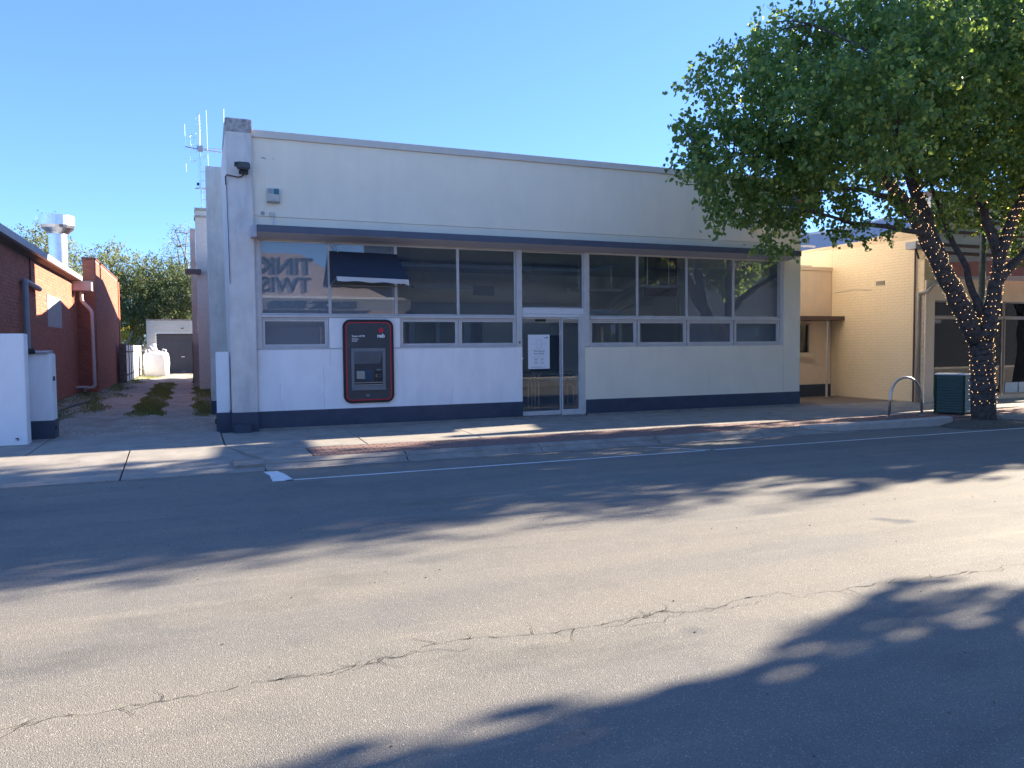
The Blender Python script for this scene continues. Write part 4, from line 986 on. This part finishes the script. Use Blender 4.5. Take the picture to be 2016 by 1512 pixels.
b.tube([(22.55, 15.79, 1.25), (22.62, 15.79, 1.6), (22.50, 15.79, 1.9), (22.72, 15.79, 2.12), (22.80, 15.79, 1.95), (22.60, 15.79, 1.75)], .03, 6).tube([(22.60, 15.79, 1.6), (22.85, 15.79, 1.85), (23.05, 15.79, 1.82)], .025, 6)
b.link('painted_figure', black, w3)
text('lettering', 'The Boutique', .17, (22.88, 15.795, 1.48), 0, inkg, w3, shear=.3)
for a, c in ((22.25, 22.8), (22.85, 23.6), (23.65, 24.3)): Box(a, c, 15.73, 15.745, .12, .42).link('poster', simple('pale_blue_poster', (.42, .52, .60), .7, var=.1, scale=6, bstr=0), w3)
struct(Box(19.2, 30, 15.8, 21, -.2, .04).link('shop_floor', floorin))
Box(19.21, 30, 20.9, 21.0, 0, 3.5).link('rear_wall', simple('shop_rear', (.40, .37, .33), .8), yb); Box(19.21, 30, 15.81, 21, 3.3, 3.4).link('ceiling', ceilin, yb)
Box(19.21, 30.2, 21.01, 34, -.1, 4.4).link('rear_block', yellow, yb)
sb = thing('shop_bench', 'low white bench inside the shop window behind the bin', 'bench'); Box(19.5, 20.8, 16.4, 16.9, .42, .47).link('top', paper, sb); MB().box(19.55, 19.6, 16.45, 16.85, .04, .42).box(20.7, 20.75, 16.45, 16.85, .04, .42).link('leg', paper, sb)
MB().add([(19.55, 15.69, 3.46), (22.3, 14.95, 3.50), (22.3, 15.05, 3.98), (19.55, 15.715, 3.86), (19.55, 15.71, 3.46), (22.3, 14.99, 3.50), (22.3, 15.08, 3.98), (19.55, 15.718, 3.86)], [(0,1,2,3),(4,5,6,7),(0,1,5,4),(1,2,6,5),(2,3,7,6),(3,0,4,7)]).link('awning_panel', pinkm, yb)
Box(22.3, 29, 14.95, 15.05, 3.50, 3.98).link('awning_panel', pinkm, yb)
Box(19.3, 30, 15.92, 16.1, 3.42, 5.72).link('gable', greyband, yb)
for z in (4.12, 4.34, 4.72, 5.05): Box(19.3, 30, 15.885, 15.918, z, z+.09).link('stripe', brown, yb)
Box(19.26, 30.04, 15.86, 16.15, 5.722, 5.88).link('gable_cap', brown, yb)
far = thing('blue_roofed_building', 'far building with plain blue grey roof above the yellow wall', 'building')
MB().prism([(36, -.2), (36, 8.5), (41.4, 9.5), (44.5, 9.8), (50, 11.2), (70, 12), (70, -.2)], 'y', 45, 60).link('gable', blueroof, far)
MB().prism([(35.8, 8.5), (41.4, 9.52), (44.5, 9.82), (50, 11.22), (50, 11.32), (44.5, 9.92), (41.4, 9.62), (35.8, 8.6)], 'y', 44.9, 44.99).link('barge_board', greyband, far)
# bicycle hoop
hp = thing('bicycle_hoop', 'stainless steel bicycle hoop on the red paving', 'bike rack')
pts = [(14.78, 13.2, zf(13.2))]
for k in range(13):
    a = math.pi*(1-k/12); pts.append((15.27+.49*math.cos(a), 13.17, .36+.47*math.sin(a)))
pts.append((15.76, 13.14, zf(13.1)))
MB().tube(pts, .028, 12).link('hoop', steel, hp, smooth=True)
for x, yy in ((14.78, 13.2), (15.76, 13.14)): MB().lathe(x, yy, [(.055, zf(13.2)), (.055, zf(13.2)+.008), (.03, zf(13.2)+.012)], 14).link('flange', steel, hp)
# litter bin
bn = thing('litter_bin', 'dark green slatted litter bin behind the lit tree trunk', 'bin')
Z0 = zf(13.2)
bx = [(16.42, 13.35), (16.72, 12.80), (17.42, 12.95), (17.5, 13.5), (16.95, 13.75)]
cxb = sum(p[0] for p in bx)/5; cyb = sum(p[1] for p in bx)/5
MB().prism([(cxb+(x-cxb)*.93, cyb+(y-cyb)*.93) for x, y in bx], 'z', Z0+.03, Z0+.92).link('body', binm, bn)
for i in range(5):
    p, q = Vector((*bx[i], 0)), Vector((*bx[(i+1) % 5], 0)); d = (q-p); nrm_ = Vector((d.y, -d.x, 0)).normalized()
    if nrm_.dot(Vector((cxb, cyb, 0))-p) > 0: nrm_ = -nrm_
    for k in range(13):
        z = Z0+.07+k*.063
        a = p+d*.06; c = p+d*.94
        MB().add([(*(a.xy), z), (*(c.xy), z), (*(c.xy-nrm_.xy*.03), z), (*(a.xy-nrm_.xy*.03), z), (*(a.xy-nrm_.xy*.012), z+.045), (*(c.xy-nrm_.xy*.012), z+.045), (*(c.xy-nrm_.xy*.03), z+.045), (*(a.xy-nrm_.xy*.03), z+.045)],
                 [(0,3,2,1),(4,5,6,7),(0,1,5,4),(1,2,6,5),(2,3,7,6),(3,0,4,7)]).link('slat', binm, bn)
for x, y in bx: MB().tube([(cxb+(x-cxb)*.985, cyb+(y-cyb)*.985, Z0), (cxb+(x-cxb)*.985, cyb+(y-cyb)*.985, Z0+.93)], .025, 6).link('corner_post', binm, bn)
MB().prism([(cxb+(x-cxb)*1.03, cyb+(y-cyb)*1.03) for x, y in bx], 'z', Z0+.932, Z0+.952).link('rim', alum_w, bn, bevel=.006)
# street pole
spo = thing('street_pole', 'tall dark green pole rising behind the lit tree', 'pole')
MB().tube([(19.45, 14.45, -.1), (19.45, 14.45, 4.5), (19.45, 14.45, 11.5)], [.085, .08, .05], 12).link('shaft', simple('dark_green_pole', (.05, .075, .07), .5, bstr=0), spo, smooth=True)
Box(19.40, 19.62, 14.33, 14.35, 2.42, 2.72).link('sign_plate', paper, spo)
text('lettering', '2', .2, (19.45, 14.327, 2.48), 0, ink, spo)
# ============================================================ STREET TREE WITH FAIRY LIGHTS
def limb(b, pts, r0, r1, wob=.02, n=10):
    out = []; P_ = [Vector(p) for p in pts]
    for i in range(len(P_)-1):
        for k in range(4):
            t = k/4; q = P_[i].lerp(P_[i+1], t)
            out.append(q + (Vector((random.gauss(0, wob), random.gauss(0, wob), 0)) if (i or k) else Vector((0, 0, 0))))
    out.append(P_[-1]); m = len(out)
    rs = [r0+(r1-r0)*i/(m-1) for i in range(m)]
    rs = [r*(1+random.uniform(-.05, .05)) for r in rs]
    b.tube([tuple(q) for q in out], rs, n); return out, rs
tree = thing('street_tree', 'big leafy street tree with its forked trunk wrapped in fairy lights', 'tree')
TL = [(16.38, 12.05, -.16), (16.33, 12.05, .3), (16.30, 12.05, .8), (16.27, 12.05, 1.35), (16.18, 12.05, 1.9)]
tb = MB()
tr1 = limb(tb, TL, .255, .225, .008, 14)
trunk_o = tb.link('trunk', barkm, tree, smooth=True)
limbs = {
 'a': ([(16.2, 12.08, 1.65), (15.55, 12.1, 2.5), (14.85, 12.1, 3.5), (14.25, 12.2, 4.35), (13.6, 12.3, 5.1), (12.6, 12.3, 5.8), (11.6, 12.2, 6.4)], .215, .05),
 'b': ([(15.3, 12.1, 2.85), (15.0, 12.3, 3.9), (14.8, 12.6, 4.9), (14.5, 12.8, 5.9), (14.2, 13.0, 7.0)], .17, .05),
 'c': ([(16.2, 12.0, 1.65), (16.48, 11.95, 2.6), (16.62, 11.9, 3.7), (16.98, 11.8, 4.6), (17.3, 11.7, 5.5), (17.5, 11.6, 6.8)], .175, .045),
 'd': ([(16.5, 12.0, 2.75), (17.2, 12.1, 3.35), (18.3, 12.2, 3.95), (19.4, 12.3, 5.0)], .12, .04),
 'e': ([(16.6, 11.95, 3.5), (16.4, 12.2, 4.6), (16.15, 12.5, 5.8), (16.0, 12.6, 7.2)], .12, .04),
 'f': ([(16.25, 12.1, 2.2), (16.12, 12.4, 3.3), (15.85, 12.7, 4.4), (15.5, 13.0, 5.6)], .09, .03),
 'g': ([(14.2, 12.2, 4.3), (13.35, 12.05, 4.64), (12.5, 12.0, 4.74), (11.4, 12.0, 4.64), (10.1, 12.0, 4.35)], .075, .02),
 'h': ([(14.5, 12.1, 3.95), (13.3, 12.0, 4.02), (12.3, 12.0, 4.05), (11.2, 12.0, 4.22), (10.4, 12.0, 3.9)], .06, .015),
 'i': ([(12.6, 12.3, 5.8), (11.2, 11.6, 5.6), (9.8, 11.7, 5.2), (8.6, 11.8, 4.9)], .06, .015),
 'j': ([(13.6, 12.3, 5.1), (12.8, 11.3, 6.2), (11.8, 11.0, 7.0), (10.9, 11.6, 7.6)], .07, .02)}
lp = {'trunk': tr1}
for k_, (pts, a, c) in limbs.items():
    b = MB(); lp[k_] = limb(b, pts, a, c, .025, 9); b.link('branch', barkm, tree, smooth=True)
tw = MB()
BL = [(9.1, 12, 5.43, 0.66), (8.5, 11.5, 4.72, 0.38), (9.49, 12, 6.32, 0.75), (10.99, 12.5, 7.25, 0.78), (9.85, 12, 4.95, 1.0), (10.13, 11, 5.74, 1.05), (11.28, 12, 7.78, 0.5), (12.59, 12, 7.57, 1.1),
 (10.92, 10.5, 5.6, 1.15), (14.56, 12.5, 8.34, 1.3), (12.84, 11, 6.21, 1.25), (14.9, 13, 5.9, 0.85), (15.47, 12, 8.07, 1.3), (14.87, 11.5, 6.5, 1.25), (10.7, 12, 4.53, 0.6), (9.39, 12, 4.26, 0.44),
 (10.4, 12, 3.74, 0.40), (12.05, 12, 4.05, 0.22), (12.66, 12, 3.95, 0.26), (13.28, 12, 4.2, 0.34), (18.15, 13, 8.08, 1.3), (18.65, 12, 7.13, 2.1), (18.57, 12, 8.95, 1.7), (16.34, 13, 5.9, 0.8),
 (18.47, 13.3, 5.89, 1.0), (18.5, 12.5, 4.1, 0.62), (19.3, 12, 5.1, 1.3), (13.66, 14.5, 7.31, 1.3), (17.2, 14.4, 8.0, 1.7), (16.0, 14.3, 6.7, 1.0), (16.22, 12, 9.03, 1.3), (12.06, 12.5, 5.4, 0.6),
 (8.5, 12, 5.55, 0.24), (8.4, 12, 4.95, 0.18), (10.05, 12, 7.25, 0.35), (13.4, 12.2, 8.5, .8), (12.3, 12.0, 4.75, .25), (11.4, 12.0, 5.0, .5), (21, 12, 7.0, 2.2), (21.5, 12, 5.0, 1.3), (12.0, 10.2, 7.0, .8), (14.5, 10.4, 7.4, 1.0), (16.6, 10.6, 7.2, 1.2), (16.9, 11.2, 9.6, 1.1), (11.9, 12.0, 4.25, .3), (15.4, 12.6, 4.6, .35), (16.9, 13.2, 4.7, .4), (17.6, 13, 4.9, .5), (16.9, 11.4, 5.5, .7), (17.6, 11.5, 5.0, .5), (15.9, 11.6, 5.4, .6), (14.6, 11.5, 5.2, .5)]
for (x, y, z, r) in BL:
    src = min((q for o_, _ in lp.values() for q in o_), key=lambda q: (q-Vector((x, y, z))).length)
    for _ in range(2):
        e = Vector((x, y, z)) + Vector((random.gauss(0, .4), random.gauss(0, .4), random.gauss(0, .3)))*r
        mid = src.lerp(e, .5) + Vector((0, 0, .1*r))
        tw.tube([tuple(src), tuple(mid), tuple(e)], [.022, .014, .006], 5)
stuff(tw.link('twigs', barkm, tree, smooth=True))
pp = blob_points(BL, 150, per=18, tw=.15, shell=.42)
leaf_mesh('crown', pp, .096, leaf_pear, tree, droop=.7, aspect=.66)
# bark wrap of fairy lights : cable spirals + bulbs
fl_ = thing('fairy_lights', 'string of warm fairy lights wound round the forked trunk and limbs', 'string lights')
bulbs = []; cab = MB()
def wind(path, rs, turns, s0=0.02, s1=1.0, nb=60, extra=.012):
    P_ = path; cum = [0]
    for i in range(1, len(P_)): cum.append(cum[-1] + (P_[i]-P_[i-1]).length)
    T = cum[-1]
    def at(t):
        d = t*T; i = max(j for j in range(len(cum)) if cum[j] <= d+1e-9); i = min(i, len(P_)-2)
        q = (d-cum[i])/max(1e-6, cum[i+1]-cum[i]); return P_[i].lerp(P_[i+1], q), rs[i]*(1-q)+rs[i+1]*q, (P_[i+1]-P_[i]).normalized()
    pts = []; N = int(turns*17.3)
    for k in range(N+1):
        t = s0+(s1-s0)*k/N; c, r, d = at(t); a = 2*math.pi*turns*k/N + .5*math.sin(k*.37)
        u = d.cross(Vector((0, 1, .1))).normalized(); w = d.cross(u)
        rr = r+extra*random.uniform(.6, 1.6)
        p = c + (u*math.cos(a)+w*math.sin(a))*rr; pts.append(tuple(p))
        if random.random() < nb/N: bulbs.append(p + (u*math.cos(a)+w*math.sin(a))*.008 + Vector((random.gauss(0, .012),)*3))
    cab.tube(pts, .0042, 4, caps=False)
wind(*lp['trunk'], 15, .2, 1, 150)
wind(lp['a'][0][:18], lp['a'][1][:18], 26, .02, 1, 300)
wind(lp['c'][0][:14], lp['c'][1][:14], 20, .02, 1, 210)
wind(lp['b'][0][:10], lp['b'][1][:10], 10, .05, 1, 80)
wind(lp['d'][0][:9], lp['d'][1][:9], 8, .05, 1, 40)
wind(lp['e'][0][:8], lp['e'][1][:8], 6, .1, 1, 35)
cab.link('cable', cableblk, fl_, fix=False)
bb = MB()
for p in bulbs:
    s = random.uniform(.0045, .0075); x, y, z = p
    bb.add([(x-s, y, z), (x+s, y, z), (x, y-s, z), (x, y+s, z), (x, y, z-s*1.3), (x, y, z+s*1.3)], [(0,2,5),(2,1,5),(1,3,5),(3,0,5),(2,0,4),(1,2,4),(3,1,4),(0,3,4)])
stuff(bb.link('bulb', bulbm, fl_, fix=False))
# ============================================================ trees out of frame that shade the road
def off_tree(x, y, h, blobs, label, trunk_r=.25):
    t = thing('street_tree', label, 'tree')
    b = MB(); limb(b, [(x, y, -.3), (x+.1, y, 1.5), (x, y+.1, 3.0), (x+.2, y+.2, h*.7)], trunk_r, .08, .03, 9); b.link('trunk', barkm, t, smooth=True)
    b = MB()
    for bl in blobs:
        z0 = random.uniform(2.4, h*.55); dx, dy, dz = bl[0]-x, bl[1]-y, bl[2]-z0
        b.tube([(x, y, z0-.1), (x+dx*.18, y+dy*.18, z0+dz*.35), (x+dx*.5+random.gauss(0, .25), y+dy*.5+random.gauss(0, .25), z0+dz*.8), bl[:3]], [.10, .075, .05, .015], 6)
    b.link('branches', barkm, t, smooth=True)
    leaf_mesh('crown', blob_points(blobs, 110, per=16, tw=.2, shell=.15), .20, leaf_pear, t, droop=.5)
    return t
off_tree(28.2, 12.1, 8, [(28, 12, 7.0, 2.0), (26, 11.9, 5.6, 1.6), (30, 12.3, 5.8, 1.8), (27, 10.9, 5.0, 1.3), (29, 10.6, 5.3, 1.4), (28, 13.5, 5.5, 1.8), (25, 12.6, 4.6, 1.1), (31.3, 12, 4.8, 1.3), (22.6, 15.1, 7.3, .65), (24.4, 15.0, 7.4, .75), (26.4, 15.1, 7.2, .75)], 'street tree further right along the same kerb as the lit one')
off_tree(39, 12.1, 8, [(39, 12, 7.0, 2.2), (37, 11.7, 5.6, 1.7), (41, 12.3, 5.8, 1.8), (38, 10.7, 5.0, 1.4), (40, 10.9, 5.3, 1.4), (39, 13.5, 5.5, 1.8)], 'most distant street tree on the far side kerb')
OT = [(sx+2.5*(z+.2), sy+.3425*(z+.2), z, r) for sx, sy, z, r in (
    (1.9, 2.65, 5.5, .78), (.6, 2.75, 5.2, .55), (.4, 2.0, 6.5, .8), (1.2, 1.6, 6.8, 1.0), (4.7, 3.1, 5.2, .62), (4.3, 3.62, 6.0, .28), (6.3, 2.7, 5.8, .9), (8.6, 2.9, 5.0, .9), (3.5, 1.6, 6.5, 1.2), (6.5, 1.2, 7.0, 1.3), (2, .2, 7.4, 1.5),
    (5.5, -.4, 7.8, 1.6), (9.0, 1.0, 6.4, 1.4), (0.0, -1.2, 6.6, 1.6), (4, -2.4, 7.6, 1.7), (8, -1.8, 6.6, 1.6), (5, -4.5, 6.6, 1.6), (10.5, 2.4, 4.8, .9), (7.4, 3.3, 5.4, .4))]
off_tree(19.5, -2.6, 8, OT, 'large street tree on the near side kerb casting shade on the road', .34)
# second tree on this side left of the lit one is out of view left
# ============================================================ OPPOSITE SIDE (seen as reflections)
struct(Box(-60, 120, -60, -3.42, -.5, -.08).link('near_footpath', simple('pale_concrete', (.50, .46, .40), .9, var=.1, bstr=.3)))
op = thing('craft_shop', 'peach gabled craft shop across the road with big dark lettering', 'shop')
MB().prism([(-3.5, -.1), (10.2, -.1), (10.2, 3.7), (6.4, 5.35), (5.0, 6.15), (-.6, 6.15), (-3.5, 4.4)], 'y', -6.4, -6.0).link('wall', cork, op)
Box(-3.4, 10.1, -16, -6.41, -.1, 3.6).link('body', cork, op)
text('lettering', 'TINKER', 1.14, (5.62, -5.985, 5.16), math.pi, ink, op, ext=.01, bold=.015, sx=.95)
text('lettering', 'TWIST', 1.02, (5.52, -5.985, 4.30), math.pi, ink, op, ext=.01, bold=.015)
MB().add([(10.0, -6.0, 4.12), (-3.4, -6.0, 4.12), (-3.4, -4.2, 3.86), (10.0, -4.2, 3.86), (10.0, -6.0, 4.07), (-3.4, -6.0, 4.07), (-3.4, -4.2, 3.81), (10.0, -4.2, 3.81)], [(0,1,2,3),(4,7,6,5),(0,3,7,4),(3,2,6,7),(2,1,5,6),(1,0,4,5)]).link('verandah_roof', greyband, op)
Box(-3.4, 10.0, -4.2, -4.15, 3.36, 3.90).link('verandah_fascia', simple('pale_fascia', (.42, .42, .42), .7, bstr=.05), op)
text('lettering', 'ECLECTIC  STUDIO', .46, (7.35, -4.135, 3.46), math.pi, ink, op, ext=.01, bold=.012)
for x in (-3.3, 1.2, 5.6, 9.9): MB().tube([(x, -4.25, -.08), (x, -4.25, 3.4)], .05, 8).link('post', brown, op)
Box(4.4, 5.3, -5.99, -5.95, 0, 2.1).link('door', brown, op)
for a, c in ((-3, -1), (-.8, 1.2), (1.5, 4.1), (5.6, 9.6)):
    w = Box(a, c, -5.99, -5.95, .7, 2.3).link('window', bronze, op); Box(a+.06, c-.06, -5.95, -5.94, .76, 2.24).link('pane', simple('dark_glazing', (.02, .025, .03), .08, bstr=0), w)
o2 = thing('brick_shop', 'shop row with verandah across the road, made tall and dark for the window reflections', 'shop')
Box(10.6, 60, -18, -6.2, -.1, 8.6).link('body', simple('dark_brickwork', (.04, .055, .08), .9, var=.15, scale=6), o2)  # unseen body, made tall and dark so the bank windows mirror darkness
MB().box(10.6, 44, -6.19, -4.0, 3.0, 3.12).box(10.6, 44, -4.0, -3.9, 2.8, 3.2).link('verandah', greyband, o2)
for k in range(7): Box(11.2+k*4.6, 14.6+k*4.6, -6.19, -6.14, .5, 2.6).link('window', simple('dark_glazing', (.02, .025, .03), .08, bstr=0), o2)
o3 = thing('grey_shop', 'plain grey rendered shop across the road at the left', 'shop')
Box(-26, -4.0, -18, -6.2, -.1, 4.6).link('body', greyband, o3)
# ============================================================ BACKGROUND VEGETATION
def bgtree(label, x, y, blobs, leaf, size, dens, per=14, tw=.4, trunk_h=3, r=.25, bare=0, barks=bark_grey):
    t = thing('tree', label, 'tree')
    b = MB(); limb(b, [(x, y, -.1), (x+.2, y, trunk_h*.5), (x, y, trunk_h)], r, r*.7, .05, 8); b.link('trunk', barks, t, smooth=True)
    b = MB()
    for bl in blobs:
        c = Vector(bl[:3]); s0 = Vector((x, y, trunk_h*.85)); mid = s0.lerp(c, .55)+Vector((random.gauss(0, .3), random.gauss(0, .3), .2))
        b.tube([tuple(s0), tuple(mid), tuple(c)], [r*.5, r*.25, r*.1], 6)
        for _ in range(3+bare):
            e = c+Vector((random.gauss(0, 1), random.gauss(0, 1), abs(random.gauss(.3, .7))))*bl[3]*.9
            b.tube([tuple(c), tuple((c+e)/2+Vector((.1, 0, .05))), tuple(e)], [r*.1, r*.06, .01], 4)
    b.link('branches', barks, t, smooth=True)
    leaf_mesh('crown', blob_points(blobs, dens*1.9, per=per, tw=tw*.85, shell=.3), size, leaf, t, droop=1.1, aspect=.38)
    return t
bgtree('dense olive green tree straight behind the fire wall and fence', -5.4, 62, [(-5.6, 62, 6.0, 1.6), (-5.0, 61.5, 7.6, 1.1), (-4.2, 61, 5.2, 1.5), (-6.6, 62, 7.0, 1.1), (-4.6, 61, 3.6, 1.4), (-5.3, 62, 8.4, .6), (-3.6, 62, 7.1, 1.0)], leaf_olive, .17, 52)
bgtree('broad dark tree behind the garage roof', -1.5, 62, [(-2.6, 61, 5.4, 1.7), (-1.0, 61, 5.0, 1.6), (.4, 61, 5.2, 1.5), (-1.8, 61.5, 7.0, 1.2), (-3.2, 61, 3.4, 1.3), (-.2, 61.5, 6.9, 1.0), (1.6, 61, 5.6, 1.5), (-1.6, 60.5, 3.9, 1.3), (.2, 60.5, 4.1, 1.1)], leaf_dark, .17, 56)
bgtree('thin open topped tree rising highest behind the garage', .1, 64, [(-.8, 64, 9.2, .9), (-.1, 64, 10.2, .7), (-1.3, 64, 8.3, .8), (.6, 64, 8.6, .8), (-.9, 64, 10.4, .4)], leaf_olive, .14, 17, trunk_h=6, bare=6)
bgtree('dark evergreen mass at the back of the lane', -4.3, 66, [(-6.8, 66, 5, 2.0), (-4, 66, 5.4, 2.2), (-2, 66, 6.2, 2.0), (0, 66, 5.4, 2.2), (2.2, 66, 6.2, 2.2), (-3.0, 66, 3, 2.0), (-5.5, 66, 2.5, 1.8), (0, 66, 3, 2)], leaf_dark, .22, 40)
bgtree('yellow leaved shrub over the lane fence', -4.6, 56.5, [(-4.4, 56.5, 2.6, .65), (-4.9, 56.5, 2.2, .6), (-3.9, 56.4, 2.1, .5)], leaf_yel, .11, 60, tw=.15, trunk_h=1.2, r=.06)
for k, (x, z, dx) in enumerate(((-4.55, 2.5, .35), (-3.95, 2.7, .5), (-3.4, 2.3, .45))):
    s_ = MB().tube([(x, 55, 0), (x+.05, 55, 1.6), (x+dx, 55, z)], [.09, .08, .06], 7).link('cut_stump', bark_grey, None)
    tag(s_, ('leftmost of the sawn stems behind the lane fence', 'middle tallest sawn stem behind the lane fence', 'rightmost short sawn stem behind the lane fence')[k], 'stump', 'sawn stems behind the lane fence')
bgtree('olive tree directly behind the exhaust flue', -8.5, 52, [(-7.3, 52, 7.3, 1.1), (-7.0, 52, 6.2, 1.1), (-8.4, 52, 7.4, 1.0), (-8.6, 52, 6.4, 1.2), (-7.4, 52, 8.4, .7), (-6.7, 52, 5.2, 1.0)], leaf_olive, .15, 48)
bgtree('olive tree at the far left above the brick roof', -12, 52, [(-10.2, 52, 7.2, 1.0), (-11.3, 52, 7.6, 1.2), (-12.6, 52, 7.4, 1.2), (-9.6, 52, 6.6, 1.0), (-11, 52, 6.4, 1.4)], leaf_olive, .15, 45)
bt = thing('bare_tree', 'leafless branches sticking up behind the brick roof', 'tree')
b = MB()
b.tube([(-7.2, 42, 0), (-7.1, 42, 5.2)], [.16, .10], 8); b.link('trunk', bark_grey, bt, smooth=True)
b = MB()
b.tube([(-7.1, 42, 5.1), (-7.4, 42, 6.0), (-7.9, 42, 6.75), (-8.6, 42, 7.2), (-9.2, 42, 7.5)], [.09, .08, .06, .045, .025], 7)
b.tube([(-7.9, 42, 6.75), (-8.0, 42, 7.4), (-8.15, 42, 7.9)], [.04, .03, .02], 6).tube([(-8.3, 42, 7.0), (-8.75, 42, 7.8), (-8.8, 42, 8.1)], [.04, .03, .015], 6).tube([(-7.2, 42, 5.4), (-7.5, 42, 6.4), (-7.95, 42, 7.2)], [.06, .04, .02], 6)
b.tube([(-6.3, 42, 4.5), (-5.9, 42, 5.6), (-5.6, 42, 6.1)], [.08, .06, .05], 6).tube([(-5.75, 42, 5.9), (-5.5, 42, 5.95)], [.04, .03], 6)
b.link('branches', bark_grey, bt, smooth=True)
# leaf litter along the kerb
lt = MB()
for _ in range(420):
    x = random.uniform(-2, 17); y = 12.1+random.gauss(0, .35) if random.random() < .6 else random.uniform(12.6, 16.3)
    z = (-.188 if y < 12.3 else (zf(y)+.004)) if y > 12.06 else -.197
    if 12.3 < y < 12.55: continue
    if x < .6: z = zc(y)+.004
    s = random.uniform(.012, .03); a = random.uniform(0, 6.28); c, d = math.cos(a)*s, math.sin(a)*s
    lt.add([(x-c, y-d, z), (x+d*.5, y-c*.5, z+.004), (x+c, y+d, z+.006), (x-d*.5, y+c*.5, z+.003)], [(0, 1, 2, 3)])
o = lt.link('leaf_litter', simple('dead_leaf', (.13, .075, .035), .9, var=.5, scale=3, bstr=0), None, fix=False); stuff(o); o['label'] = 'fallen brown leaves scattered along kerb and footpath'; o['category'] = 'leaf litter'
